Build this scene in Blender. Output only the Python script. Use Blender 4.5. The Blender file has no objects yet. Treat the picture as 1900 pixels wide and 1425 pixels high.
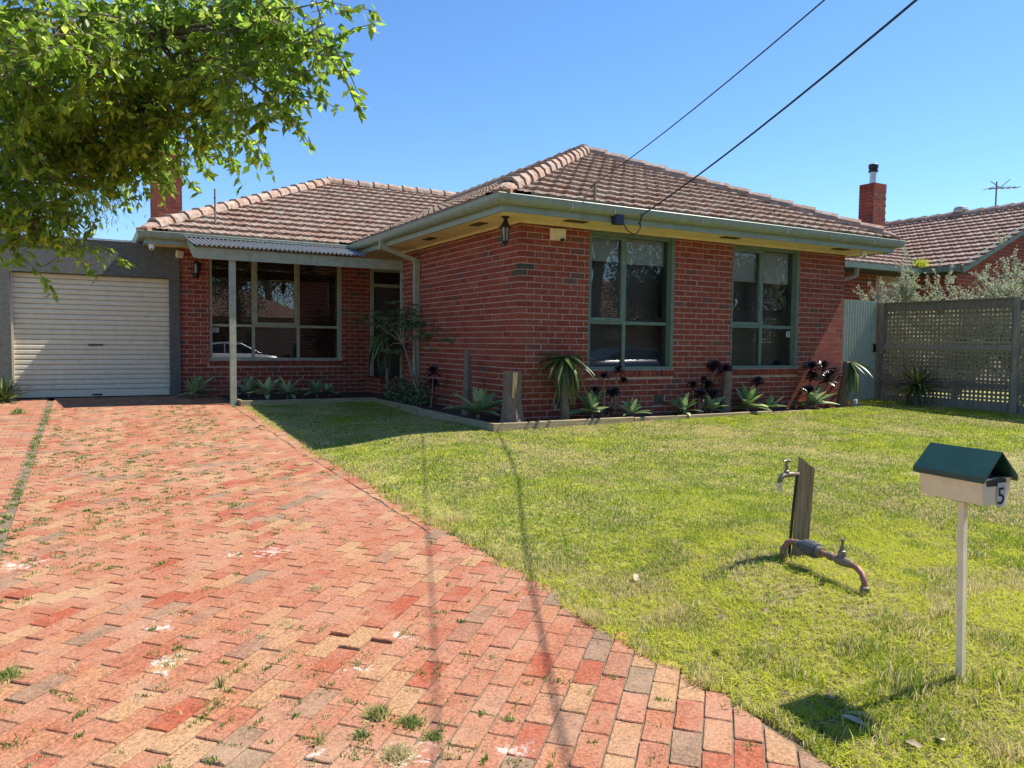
import bpy, bmesh, math, random
import numpy as np
from mathutils import Vector, Matrix, Euler

random.seed(7)
RNG = np.random.default_rng(7)
S = bpy.context.scene
COL = S.collection
PI = math.pi

# ---------------------------------------------------------------- camera, sky, sun, exposure
CAM = Vector((-5.2483, -9.1663, 1.0724))
YAW, PIT, ROL = 0.5111, -0.0534, 0.011
fw = Vector((math.sin(YAW), math.cos(YAW), 0)); rt = Vector((math.cos(YAW), -math.sin(YAW), 0)); up = Vector((0, 0, 1))
Fv = fw * math.cos(PIT) + up * math.sin(PIT); U0 = -fw * math.sin(PIT) + up * math.cos(PIT)
Rv = rt * math.cos(ROL) + U0 * math.sin(ROL); Uv = -rt * math.sin(ROL) + U0 * math.cos(ROL)
cd = bpy.data.cameras.new('camera'); cam = bpy.data.objects.new('camera', cd); COL.objects.link(cam)
cd.sensor_fit = 'HORIZONTAL'; cd.sensor_width = 36.0; cd.lens = 1411.7 / 1900 * 36
cd.clip_start = 0.05; cd.clip_end = 2000
cam.matrix_world = Matrix(((Rv.x, Uv.x, -Fv.x, CAM.x), (Rv.y, Uv.y, -Fv.y, CAM.y), (Rv.z, Uv.z, -Fv.z, CAM.z), (0, 0, 0, 1)))
S.camera = cam

SUN = Vector((0.575, -0.10, 0.812)).normalized()
W = bpy.data.worlds.new('World'); S.world = W; W.use_nodes = True
wn = W.node_tree.nodes; wl = W.node_tree.links; wn.clear()
sky = wn.new('ShaderNodeTexSky'); sky.sky_type = 'NISHITA'; sky.sun_disc = False
sky.sun_elevation = math.asin(SUN.z); sky.sun_rotation = math.atan2(SUN.x, SUN.y)
sky.altitude = 30; sky.air_density = 1.0; sky.dust_density = 0.0; sky.ozone_density = 8.0
bg = wn.new('ShaderNodeBackground'); bg.inputs['Strength'].default_value = 0.105
wo = wn.new('ShaderNodeOutputWorld'); hs = wn.new('ShaderNodeHueSaturation'); hs.inputs['Saturation'].default_value = 1.06
wl.new(sky.outputs[0], hs.inputs['Color']); wl.new(hs.outputs[0], bg.inputs[0]); wl.new(bg.outputs[0], wo.inputs[0])
sl = bpy.data.lights.new('sun', 'SUN'); sl.energy = 4.8; sl.angle = math.radians(0.53); sl.color = (1.0, 0.95, 0.87)
so = bpy.data.objects.new('sun', sl); COL.objects.link(so); so.location = (20, -4, 30)
so.rotation_euler = SUN.to_track_quat('Z', 'Y').to_euler()
S.view_settings.view_transform = 'Standard'; S.view_settings.look = 'None'
S.view_settings.exposure = 0.98; S.view_settings.gamma = 1.0; S.view_settings.use_curve_mapping = False
S.cycles.use_denoising = True
S.cycles.max_bounces = 6; S.cycles.diffuse_bounces = 3; S.cycles.transparent_max_bounces = 8
S.cycles.sample_clamp_indirect = 6.0

# ---------------------------------------------------------------- helpers
def world(o):
    return (world(o.parent) @ o.matrix_parent_inverse @ o.matrix_basis) if o.parent else o.matrix_basis.copy()
def attach(o, p):
    o.parent = p; o.matrix_parent_inverse = world(p).inverted()
def tag(o, label=None, cat=None, group=None, kind=None):
    if label: o['label'] = label
    if cat: o['category'] = cat
    if group: o['group'] = group
    if kind: o['kind'] = kind
    return o
def thing(name, label, cat, loc=(0, 0, 0), group=None):
    o = bpy.data.objects.new(name, None); COL.objects.link(o); o.location = loc; o.empty_display_size = 0.1
    return tag(o, label, cat, group)
def place(name, me, M, parent=None):
    o = bpy.data.objects.new(name, me); COL.objects.link(o)
    o.matrix_basis = M
    if parent is not None: attach(o, parent)
    return o
class MB:
    def __init__(s): s.v = []; s.f = []; s.c = []
    def add(s, vs, fs, var=0.0, M=None):
        n = len(s.v)
        s.v.extend([tuple(M @ Vector(p)) for p in vs] if M is not None else [tuple(p) for p in vs])
        for q in fs: s.f.append(tuple(i + n for i in q)); s.c.append(var)
        return s
    def box(s, x0, y0, z0, x1, y1, z1, var=0.0, M=None):
        vs = [(x0, y0, z0), (x1, y0, z0), (x1, y1, z0), (x0, y1, z0), (x0, y0, z1), (x1, y0, z1), (x1, y1, z1), (x0, y1, z1)]
        return s.add(vs, [(0, 3, 2, 1), (4, 5, 6, 7), (0, 1, 5, 4), (1, 2, 6, 5), (2, 3, 7, 6), (3, 0, 4, 7)], var, M)
    def bar(s, a, b, w, h, var=0.0, upv=(0, 0, 1)):
        a = Vector(a); b = Vector(b); d = (b - a); L = d.length; d.normalize()
        x = d.cross(Vector(upv)).normalized(); z = x.cross(d)
        M = Matrix(((d.x, x.x, z.x, a.x), (d.y, x.y, z.y, a.y), (d.z, x.z, z.z, a.z), (0, 0, 0, 1)))
        return s.box(0, -w / 2, -h / 2, L, w / 2, h / 2, var, M)
    def tube(s, pts, rad, n=8, var=0.0, cap=True):
        pts = [Vector(p) for p in pts]; m = len(pts)
        if not hasattr(rad, '__len__'): rad = [rad] * m
        base = len(s.v); x = None
        for i in range(m):
            d = (pts[min(i + 1, m - 1)] - pts[max(i - 1, 0)]).normalized()
            if x is None:
                x = d.orthogonal().normalized()
            x = (x - d * x.dot(d)).normalized(); y = d.cross(x)
            for k in range(n):
                a = 2 * PI * k / n
                s.v.append(tuple(pts[i] + (x * math.cos(a) + y * math.sin(a)) * rad[i]))
        for i in range(m - 1):
            for k in range(n):
                s.f.append((base + i * n + k, base + i * n + (k + 1) % n, base + (i + 1) * n + (k + 1) % n, base + (i + 1) * n + k)); s.c.append(var)
        if cap:
            s.f.append(tuple(base + k for k in reversed(range(n)))); s.c.append(var)
            s.f.append(tuple(base + (m - 1) * n + k for k in range(n))); s.c.append(var)
        return s
    def lathe(s, prof, o, ax=(0, 0, 1), n=12, var=0.0):
        o = Vector(o); ax = Vector(ax).normalized()
        return s.tube([o + ax * p[1] for p in prof], [max(p[0], 1e-4) for p in prof], n, var)
    def prism(s, poly, axis, a, b, var=0.0):
        # poly in the two other axes, extruded along axis (0,1,2) from a to b
        n = len(poly); vs = []
        for t in (a, b):
            for p in poly:
                q = [p[0], p[1]]; q.insert(axis, t); vs.append(q)
        fs = [tuple(range(n)), tuple(range(2 * n - 1, n - 1, -1))] + [(i, i + n, (i + 1) % n + n, (i + 1) % n) for i in range(n)]
        return s.add(vs, fs, var)
    def mesh(s, name, mats, smooth=False, recalc=True):
        me = bpy.data.meshes.new(name); me.from_pydata(s.v, [], s.f)
        if any(s.c):
            a = me.attributes.new('var', 'FLOAT', 'FACE'); a.data.foreach_set('value', np.array(s.c, dtype=np.float32))
        me.materials.append(mats)
        if recalc and mats is not M['glass']: bm = bmesh.new(); bm.from_mesh(me); bmesh.ops.recalc_face_normals(bm, faces=bm.faces); bm.to_mesh(me); bm.free()
        if smooth: me.polygons.foreach_set('use_smooth', [True] * len(me.polygons))
        me.update()
        return me
    def build(s, name, mat, parent=None, smooth=False, kind=None):
        o = bpy.data.objects.new(name, s.mesh(name, mat, smooth)); COL.objects.link(o)
        if parent is not None: attach(o, parent)
        if kind: o['kind'] = kind
        return o
def npmesh(name, verts, faces, mat, var=None, parent=None, smooth=False):
    """verts (n,3) float, faces (m,k) int: one mesh from arrays"""
    me = bpy.data.meshes.new(name); m, k = faces.shape
    me.vertices.add(len(verts)); me.vertices.foreach_set('co', np.ascontiguousarray(verts, dtype=np.float32).ravel())
    me.loops.add(m * k); me.loops.foreach_set('vertex_index', np.ascontiguousarray(faces, dtype=np.int32).ravel())
    me.polygons.add(m); me.polygons.foreach_set('loop_start', np.arange(0, m * k, k, dtype=np.int32))
    me.update(calc_edges=True)
    if var is not None:
        a = me.attributes.new('var', 'FLOAT', 'FACE'); a.data.foreach_set('value', np.ascontiguousarray(var, dtype=np.float32))
    if smooth: me.polygons.foreach_set('use_smooth', np.ones(m, dtype=bool))
    me.materials.append(mat)
    o = bpy.data.objects.new(name, me); COL.objects.link(o)
    if parent is not None: attach(o, parent)
    return o
def shot(p):
    """picture position and depth of a point, used only to rank pieces by how large they show"""
    d = Vector(p) - CAM; t = d.dot(Fv)
    return (950 + 1411.7 * d.dot(Rv) / max(t, .01), 712 - 1411.7 * d.dot(Uv) / max(t, .01), t)
def vnoise(x, y, seed=0):
    """smooth value noise on arrays"""
    r = np.random.default_rng(seed); T = r.random((256, 256))
    xi = np.floor(x).astype(int); yi = np.floor(y).astype(int); fx = x - xi; fy = y - yi
    fx = fx * fx * (3 - 2 * fx); fy = fy * fy * (3 - 2 * fy)
    g = lambda a, b: T[a & 255, b & 255]
    return (g(xi, yi) * (1 - fx) + g(xi + 1, yi) * fx) * (1 - fy) + (g(xi, yi + 1) * (1 - fx) + g(xi + 1, yi + 1) * fx) * fy

# ---------------------------------------------------------------- materials
def mat(name, stops, rough=.8, var=True, nscale=9.0, namp=.25, bump=.25, bscale=70.0, spec=.3, metal=0.0,
        trans=0.0, interp='LINEAR', detail=5.0, stretch=(1, 1, 1), extra=None, coat=0.0):
    m = bpy.data.materials.new(name); m.use_nodes = True; nt = m.node_tree; N = nt.nodes; L = nt.links; N.clear()
    out = N.new('ShaderNodeOutputMaterial'); b = N.new('ShaderNodeBsdfPrincipled')
    b.inputs['Roughness'].default_value = rough; b.inputs['Metallic'].default_value = metal
    b.inputs['Specular IOR Level'].default_value = spec; b.inputs['Coat Weight'].default_value = coat
    geo = N.new('ShaderNodeNewGeometry'); mp = N.new('ShaderNodeMapping'); mp.inputs['Scale'].default_value = stretch
    L.new(geo.outputs['Position'], mp.inputs[0])
    n1 = N.new('ShaderNodeTexNoise'); n1.inputs['Scale'].default_value = nscale; n1.inputs['Detail'].default_value = detail
    n1.inputs['Roughness'].default_value = .62; L.new(mp.outputs[0], n1.inputs['Vector'])
    rp = N.new('ShaderNodeValToRGB'); rp.color_ramp.interpolation = interp
    el = rp.color_ramp.elements
    while len(el) < len(stops): el.new(.5)
    for e, (p, c) in zip(el, stops): e.position = p; e.color = (*c, 1)
    if len(stops) == 1:
        for e in el: e.color = (*stops[0][1], 1)
    if var:
        at = N.new('ShaderNodeAttribute'); at.attribute_name = 'var'
        oi = N.new('ShaderNodeObjectInfo'); ad = N.new('ShaderNodeMath'); ad.operation = 'ADD'
        fr = N.new('ShaderNodeMath'); fr.operation = 'FRACT'
        L.new(at.outputs['Fac'], ad.inputs[0]); L.new(oi.outputs['Random'], ad.inputs[1]); L.new(ad.outputs[0], fr.inputs[0])
        L.new(fr.outputs[0], rp.inputs[0])
    else:
        L.new(n1.outputs[0], rp.inputs[0])
    mr = N.new('ShaderNodeMapRange'); mr.inputs[1].default_value = .3; mr.inputs[2].default_value = .7
    mr.inputs[3].default_value = 1 - namp; mr.inputs[4].default_value = 1 + namp
    n3 = N.new('ShaderNodeTexNoise'); n3.inputs['Scale'].default_value = nscale * 3.1; n3.inputs['Detail'].default_value = 4
    L.new(mp.outputs[0], n3.inputs['Vector']); L.new(n3.outputs[0], mr.inputs[0])
    mx = N.new('ShaderNodeMix'); mx.data_type = 'RGBA'; mx.blend_type = 'MULTIPLY'; mx.inputs[0].default_value = 1
    L.new(rp.outputs[0], mx.inputs[6]); L.new(mr.outputs[0], mx.inputs[7])
    csock = mx.outputs[2]
    if extra: csock = extra(nt, csock, geo, mp)
    L.new(csock, b.inputs['Base Color'])
    if bump:
        n2 = N.new('ShaderNodeTexNoise'); n2.inputs['Scale'].default_value = bscale; n2.inputs['Detail'].default_value = 4
        L.new(mp.outputs[0], n2.inputs['Vector'])
        bp = N.new('ShaderNodeBump'); bp.inputs['Strength'].default_value = bump; bp.inputs['Distance'].default_value = .01
        L.new(n2.outputs[0], bp.inputs['Height']); L.new(bp.outputs[0], b.inputs['Normal'])
    if trans:
        t = N.new('ShaderNodeBsdfTranslucent'); L.new(csock, t.inputs[0])
        ms = N.new('ShaderNodeMixShader'); ms.inputs[0].default_value = trans
        L.new(b.outputs[0], ms.inputs[1]); L.new(t.outputs[0], ms.inputs[2]); L.new(ms.outputs[0], out.inputs[0])
    else:
        L.new(b.outputs[0], out.inputs[0])
    return m
def patches(col, scale, lo, hi, amount=1.0, seed=0.0, spots=None):
    """a second colour showing in noise-shaped patches (lichen, dirt, wear), or in blots at given places"""
    def f(nt, c, geo, mp):
        N = nt.nodes; L = nt.links
        ad = N.new('ShaderNodeVectorMath'); ad.operation = 'ADD'; ad.inputs[1].default_value = (seed, seed * 1.7, 0)
        L.new(mp.outputs[0], ad.inputs[0])
        n = N.new('ShaderNodeTexNoise'); n.inputs['Scale'].default_value = scale; n.inputs['Detail'].default_value = 6
        n.inputs['Roughness'].default_value = .65
        L.new(ad.outputs[0], n.inputs['Vector'])
        val = n.outputs[0]
        if spots:
            acc = None
            for (x, y, r) in spots:
                d = N.new('ShaderNodeVectorMath'); d.operation = 'DISTANCE'; L.new(geo.outputs['Position'], d.inputs[0])
                d.inputs[1].default_value = (x, y, -.2 + .025 * (y + .4))
                q = N.new('ShaderNodeMapRange'); q.inputs[1].default_value = 0; q.inputs[2].default_value = r
                q.inputs[3].default_value = .32; q.inputs[4].default_value = 0; L.new(d.outputs['Value'], q.inputs[0])
                if acc is None: acc = q.outputs[0]
                else:
                    a = N.new('ShaderNodeMath'); a.operation = 'MAXIMUM'; L.new(acc, a.inputs[0]); L.new(q.outputs[0], a.inputs[1]); acc = a.outputs[0]
            a = N.new('ShaderNodeMath'); a.operation = 'ADD'; L.new(acc, a.inputs[0]); L.new(val, a.inputs[1]); val = a.outputs[0]
        r = N.new('ShaderNodeMapRange'); r.inputs[1].default_value = lo; r.inputs[2].default_value = hi
        r.inputs[3].default_value = 0; r.inputs[4].default_value = amount; L.new(val, r.inputs[0])
        x = N.new('ShaderNodeMix'); x.data_type = 'RGBA'; L.new(r.outputs[0], x.inputs[0]); L.new(c, x.inputs[6]); x.inputs[7].default_value = (*col, 1)
        return x.outputs[2]
    return f
def pits(col, scale, size):
    def f(nt, c, geo, mp):
        N = nt.nodes; L = nt.links
        v = N.new('ShaderNodeTexVoronoi'); v.inputs['Scale'].default_value = scale; L.new(mp.outputs[0], v.inputs['Vector'])
        n = N.new('ShaderNodeTexNoise'); n.inputs['Scale'].default_value = 9; L.new(mp.outputs[0], n.inputs['Vector'])
        a = N.new('ShaderNodeMath'); a.operation = 'MULTIPLY'; a.inputs[1].default_value = size * 2; L.new(n.outputs[0], a.inputs[0])
        r = N.new('ShaderNodeMath'); r.operation = 'LESS_THAN'; L.new(v.outputs['Distance'], r.inputs[0]); L.new(a.outputs[0], r.inputs[1])
        k = N.new('ShaderNodeMath'); k.operation = 'MULTIPLY'; k.inputs[1].default_value = .75; L.new(r.outputs[0], k.inputs[0])
        x = N.new('ShaderNodeMix'); x.data_type = 'RGBA'; L.new(k.outputs[0], x.inputs[0]); L.new(c, x.inputs[6]); x.inputs[7].default_value = (*col, 1)
        return x.outputs[2]
    return f
def both(*fs):
    def f(nt, c, geo, mp):
        for g in fs: c = g(nt, c, geo, mp)
        return c
    return f
M = {}
M['brick'] = mat('brick', [(0, (.20, .042, .024)), (.3, (.25, .052, .029)), (.55, (.285, .064, .035)), (.8, (.225, .052, .031)), (.93, (.30, .085, .045)), (.97, (.17, .06, .045)), (1, (.13, .07, .05))], .85, namp=.34, bump=.35, bscale=90, extra=both(patches((.32, .13, .08), 2.3, .60, .76, .3), patches((.11, .035, .025), 3.1, .62, .80, .35, 6.0), patches((.46, .34, .28), 34, .70, .76, .6, 2.0)))
M['brick_stained'] = mat('brick_stained', [(0, (.035, .045, .035)), (.5, (.07, .06, .045)), (1, (.16, .085, .04))], .85, namp=.3, bump=.3)
M['mortar'] = mat('mortar', [(0, (.42, .29, .23)), (1, (.52, .38, .31))], .95, var=False, nscale=6, namp=.25)
M['paver'] = mat('paver', [(0, (.320, .120, .063)), (.12, (.345, .148, .075)), (.25, (.310, .107, .055)), (.38, (.345, .150, .086)), (.50, (.325, .128, .066)), (.58, (.295, .082, .040)), (.63, (.300, .070, .032)), (.68, (.335, .142, .072)), (.76, (.350, .182, .088)), (.83, (.355, .197, .095)), (.89, (.335, .150, .084)), (.93, (.195, .128, .078)), (.965, (.235, .132, .080)), (1, (.320, .120, .063))],
    .9, nscale=22, namp=.42, bump=.6, bscale=140,
    extra=both(patches((.40, .24, .155), 5, .46, .74, .55), patches((.42, .285, .18), 1.3, .50, .72, .45, 4.0), patches((.17, .10, .07), 13, .57, .74, .6, 7.0), pits((.10, .055, .04), 21, .085),
               patches((.55, .50, .43), 26, .74, .88, .8, 9.0, spots=[(-4.97, -5.18, .20), (-4.96, -5.60, .18), (-5.0, -5.70, .10), (-4.23, -6.04, .13), (-3.96, -5.79, .16), (-4.57, -6.6, .13), (-4.23, -4.17, .27), (-3.15, -5.6, .11), (-5.66, -3.81, .40), (-4.46, -4.13, .17), (-3.95, -6.91, .15), (-4.30, -6.78, .26)])))
M['sand'] = mat('sand', [(0, (.07, .055, .035)), (1, (.26, .19, .12))], .95, var=False, nscale=30, bump=.6)
M['soil'] = mat('soil', [(0, (.035, .024, .016)), (.5, (.075, .052, .035)), (1, (.16, .12, .085))], .95, var=False, nscale=18, bump=.9, bscale=40)
def worn(nt, c, geo, mp):
    # bare dark soil and thatch where the turf is thin, towards the letterbox end
    N = nt.nodes; L = nt.links; sx = N.new('ShaderNodeSeparateXYZ'); L.new(geo.outputs['Position'], sx.inputs[0])
    r = N.new('ShaderNodeMapRange'); r.interpolation_type = 'SMOOTHSTEP'; r.inputs[1].default_value = -4.2; r.inputs[2].default_value = -6.2; r.inputs[3].default_value = 0; r.inputs[4].default_value = .8; L.new(sx.outputs[1], r.inputs[0])
    n = N.new('ShaderNodeTexNoise'); n.inputs['Scale'].default_value = 26; n.inputs['Detail'].default_value = 10; L.new(mp.outputs[0], n.inputs['Vector'])
    rp = N.new('ShaderNodeValToRGB'); e = rp.color_ramp.elements; e[0].position = .38; e[0].color = (.020, .014, .008, 1); e[1].position = .64; e[1].color = (.27, .19, .115, 1); L.new(n.outputs[0], rp.inputs[0])
    x = N.new('ShaderNodeMix'); x.data_type = 'RGBA'; L.new(r.outputs[0], x.inputs[0]); L.new(c, x.inputs[6]); L.new(rp.outputs[0], x.inputs[7])
    return x.outputs[2]
M['ground'] = mat('ground', [(0, (.14, .125, .04)), (.45, (.24, .235, .06)), (.62, (.28, .25, .08)), (1, (.34, .28, .13))], .95, var=False, nscale=7, namp=.5, bump=1.0, bscale=60, detail=10, extra=both(patches((.09, .075, .035), 45, .54, .66, .7), worn))
M['grass'] = mat('grass', [(0, (.10, .18, .025)), (.25, (.33, .42, .035)), (.5, (.58, .61, .045)), (.66, (.68, .64, .08)), (.8, (.60, .50, .21)), (1, (.66, .54, .30))], .75, namp=.1, bump=0, trans=.45, spec=.2)
M['weed'] = mat('weed', [(0, (.13, .20, .05)), (.4, (.26, .32, .08)), (.6, (.50, .43, .19)), (1, (.66, .57, .36))], .8, namp=.1, bump=0, trans=.45, spec=.2)
M['tile'] = mat('tile', [(0, (.22, .12, .08)), (.3, (.27, .165, .115)), (.55, (.24, .145, .10)), (.8, (.29, .19, .135)), (1, (.20, .09, .06))], .9, nscale=14, namp=.35, bump=.5, bscale=80,
    extra=both(patches((.33, .29, .235), 7, .45, .62, .85), patches((.10, .075, .055), 19, .57, .70, .75, 5.0), patches((.36, .17, .10), 4, .58, .70, .5, 2.0)))
M['tile_neighbour'] = mat('tile_neighbour', [(0, (.20, .11, .085)), (.5, (.29, .19, .15)), (1, (.17, .09, .07))], .9, nscale=10, namp=.3, bump=.4, extra=patches((.34, .29, .24), 6, .46, .68, .7))
M['ridge'] = mat('ridge', [(0, (.29, .17, .115)), (.5, (.33, .22, .16)), (1, (.25, .18, .14))], .9, nscale=12, namp=.25, bump=.5, extra=patches((.46, .42, .36), 9, .48, .66, .7))
M['bedding'] = mat('bedding', [(0, (.33, .15, .09)), (1, (.38, .22, .15))], .95, var=False, nscale=12, bump=.6)
M['green_paint'] = mat('green_paint', [(0, (.115, .165, .125)), (1, (.14, .195, .15))], .5, var=False, nscale=3, namp=.14, bump=.06, spec=.4, extra=patches((.20, .20, .15), 5, .62, .80, .5))
M['gutter_paint'] = mat('gutter_paint', [(0, (.21, .25, .185)), (1, (.26, .30, .225))], .42, var=False, nscale=3, namp=.12, bump=.05, spec=.45, stretch=(1, 1, .3), extra=patches((.22, .19, .12), 8, .60, .78, .5))
M['sage_paint'] = mat('sage_paint', [(0, (.30, .32, .22)), (1, (.37, .39, .28))], .6, var=False, nscale=4, namp=.15, bump=.15, extra=patches((.36, .30, .20), 12, .64, .75, .6))
M['soffit'] = mat('soffit', [(0, (.70, .58, .34)), (1, (.78, .66, .41))], .7, var=False, nscale=2, namp=.08, bump=.05)
M['cream'] = mat('cream', [(0, (.74, .60, .40)), (1, (.80, .67, .46))], .5, var=False, nscale=4, namp=.10, bump=.04, spec=.4, extra=patches((.38, .30, .20), 9, .64, .78, .5))
M['door_cream'] = mat('door_cream', [(0, (.62, .55, .40)), (1, (.69, .62, .46))], .45, var=False, nscale=3, namp=.07, bump=.03, spec=.45, extra=patches((.38, .31, .23), 6, .66, .80, .45))
M['render_grey'] = mat('render_grey', [(0, (.105, .105, .092)), (1, (.135, .135, .12))], .9, var=False, nscale=5, namp=.2, bump=.5, bscale=150)
M['porch_sheet'] = mat('porch_sheet', [(0, (.12, .12, .115)), (1, (.22, .22, .21))], .55, var=False, nscale=6, namp=.2, bump=.03, metal=.3, spec=.4)
M['zinc'] = mat('zinc', [(0, (.40, .41, .40)), (1, (.55, .56, .55))], .38, var=False, nscale=6, namp=.15, bump=.03, metal=.75, spec=.5)
M['gate_green'] = mat('gate_green', [(0, (.28, .34, .26)), (1, (.37, .43, .33))], .5, var=False, nscale=5, namp=.14, bump=.04, spec=.4)
M['wood_grey'] = mat('wood_grey', [(0, (.14, .12, .095)), (.5, (.20, .175, .14)), (1, (.26, .23, .185))], .9, var=True, nscale=10, namp=.3, bump=.5, stretch=(1, 1, .12))
M['lattice'] = mat('lattice', [(0, (.19, .165, .115)), (.5, (.25, .22, .155)), (1, (.30, .265, .19))], .9, nscale=10, namp=.25, bump=.2)
M['sleeper'] = mat('sleeper', [(0, (.24, .185, .10)), (.5, (.33, .26, .15)), (1, (.28, .24, .16))], .85, nscale=6, namp=.25, bump=.4, stretch=(.25, .25, 3))
M['post_wood'] = mat('post_wood', [(0, (.16, .11, .065)), (.5, (.27, .20, .12)), (1, (.36, .28, .18))], .9, var=False, nscale=30, namp=.35, bump=.6, stretch=(1, 1, .06))
M['bark'] = mat('bark', [(0, (.09, .065, .05)), (.5, (.17, .13, .10)), (1, (.26, .205, .165))], .95, var=False, nscale=26, namp=.3, bump=.8, stretch=(1, 1, .2))
M['cut_wood'] = mat('cut_wood', [(0, (.52, .33, .14)), (1, (.66, .46, .23))], .8, var=False, nscale=30, namp=.2, stretch=(1, 1, .1))
M['black'] = mat('black', [(0, (.012, .012, .013))], .45, var=False, namp=.1, bump=0, spec=.4)
M['navy'] = mat('navy', [(0, (.018, .024, .045))], .35, var=False, namp=.1, bump=0, spec=.5)
M['white'] = mat('white', [(0, (.72, .71, .66)), (1, (.80, .78, .73))], .45, var=False, namp=.06, bump=0)
M['lamp_glass'] = mat('lamp_glass', [(0, (.16, .16, .13)), (1, (.24, .23, .19))], .12, var=False, namp=.1, bump=0, spec=.6)
M['dark'] = mat('dark', [(0, (.05, .045, .04)), (1, (.08, .07, .06))], .9, var=False, namp=.1, bump=0)
M['room'] = mat('room', [(0, (.16, .14, .12)), (1, (.20, .18, .155))], .9, var=False, namp=.1, bump=0)
M['venetian'] = mat('venetian', [(0, (.13, .045, .028)), (1, (.17, .065, .04))], .5, namp=.15, bump=0)
M['vent'] = mat('vent', [(0, (.07, .055, .04)), (1, (.11, .085, .06))], .8, var=False, bump=.2)
M['copper'] = mat('copper', [(0, (.20, .095, .065)), (.5, (.30, .14, .10)), (1, (.24, .17, .13))], .55, var=False, nscale=40, namp=.35, bump=.2, metal=.35)
M['brass'] = mat('brass', [(0, (.10, .085, .065)), (.5, (.20, .165, .12)), (1, (.30, .27, .22))], .5, var=False, nscale=60, namp=.3, bump=.3, metal=.5)
M['meter'] = mat('meter', [(0, (.055, .06, .065)), (1, (.10, .105, .11))], .45, var=False, nscale=20, namp=.2, bump=.1)
M['leaf'] = mat('leaf', [(0, (.13, .23, .03)), (.4, (.25, .39, .045)), (.75, (.39, .54, .065)), (.94, (.50, .62, .09)), (1, (.55, .58, .11))], .42, namp=.12, bump=0, trans=.70, spec=.45)
M['leaf_far'] = mat('leaf_far', [(0, (.06, .09, .045)), (1, (.12, .15, .085))], .7, namp=.1, bump=0, trans=.3)
M['leaf_silver'] = mat('leaf_silver', [(0, (.26, .30, .15)), (.5, (.42, .46, .29)), (.85, (.58, .60, .45)), (1, (.40, .46, .14))], .6, namp=.1, bump=0, trans=.3)
M['agave'] = mat('agave', [(0, (.17, .29, .11)), (.5, (.29, .41, .19)), (.85, (.42, .52, .30)), (1, (.40, .50, .14))], .45, nscale=8, namp=.15, bump=0, trans=.18, spec=.4)
M['aeonium'] = mat('aeonium', [(0, (.014, .009, .012)), (.6, (.030, .015, .020)), (1, (.075, .04, .05))], .3, namp=.15, bump=0, spec=.5)
M['yucca'] = mat('yucca', [(0, (.035, .065, .018)), (.6, (.085, .125, .035)), (.85, (.13, .15, .04)), (1, (.36, .30, .07))], .38, namp=.12, bump=0, trans=.15, spec=.5)
M['shade_leaf'] = mat('shade_leaf', [(0, (.06, .10, .04)), (.6, (.11, .16, .065)), (1, (.18, .23, .11))], .5, namp=.12, bump=0, trans=.25)
M['stem'] = mat('stem', [(0, (.15, .115, .085)), (1, (.26, .205, .155))], .85, var=False, nscale=30, namp=.25, bump=.4)
M['asphalt'] = mat('asphalt', [(0, (.045, .045, .045)), (1, (.07, .07, .07))], .9, var=False, nscale=30, bump=.4)
M['concrete'] = mat('concrete', [(0, (.32, .31, .28)), (1, (.42, .40, .36))], .9, var=False, nscale=6, bump=.3)
M['tyre'] = mat('tyre', [(0, (.02, .02, .02))], .8, var=False, bump=0)
M['car_white'] = mat('car_white', [(0, (.75, .76, .76))], .25, var=False, namp=.02, bump=0, coat=.8, spec=.5)
M['car_dark'] = mat('car_dark', [(0, (.03, .045, .09))], .25, var=False, namp=.02, bump=0, coat=.8, spec=.5)
M['rim'] = mat('rim', [(0, (.4, .4, .4))], .35, var=False, bump=0, metal=.8)
M['digit'] = mat('digit', [(0, (.02, .02, .02))], .6, var=False, bump=0)
M['plate'] = mat('plate', [(0, (.42, .42, .39)), (1, (.55, .55, .52))], .5, var=False, bump=0)
M['dry_leaf'] = mat('dry_leaf', [(0, (.42, .32, .22)), (.4, (.60, .54, .42)), (.7, (.25, .12, .07)), (1, (.45, .42, .14))], .8, namp=.15, bump=0, trans=.2)
M['path_brick'] = M['paver']
def glass(name, ior, tint=(.9, .93, .92), body=None):
    m = bpy.data.materials.new(name); m.use_nodes = True; nt = m.node_tree; N = nt.nodes; L = nt.links; N.clear()
    out = N.new('ShaderNodeOutputMaterial'); t = N.new('ShaderNodeBsdfTransparent'); t.inputs[0].default_value = (*tint, 1)
    g = N.new('ShaderNodeBsdfGlossy'); g.inputs['Roughness'].default_value = .004; g.inputs[0].default_value = (1, 1, 1, 1)
    f = N.new('ShaderNodeFresnel'); f.inputs[0].default_value = ior; x = N.new('ShaderNodeMixShader')
    L.new(f.outputs[0], x.inputs[0]); L.new(t.outputs[0], x.inputs[1]); L.new(g.outputs[0], x.inputs[2]); L.new(x.outputs[0], out.inputs[0])
    return m
M['glass'] = glass('glass', 2.0, (.90, .92, .91))
M['car_glass'] = mat('car_glass', [(0, (.01, .012, .014))], .05, var=False, namp=0, bump=0, spec=.8)
M['roller_blind'] = mat('roller_blind', [(0, (.66, .64, .50)), (1, (.72, .70, .56))], .8, var=False, nscale=1, namp=.05, bump=0)

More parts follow.
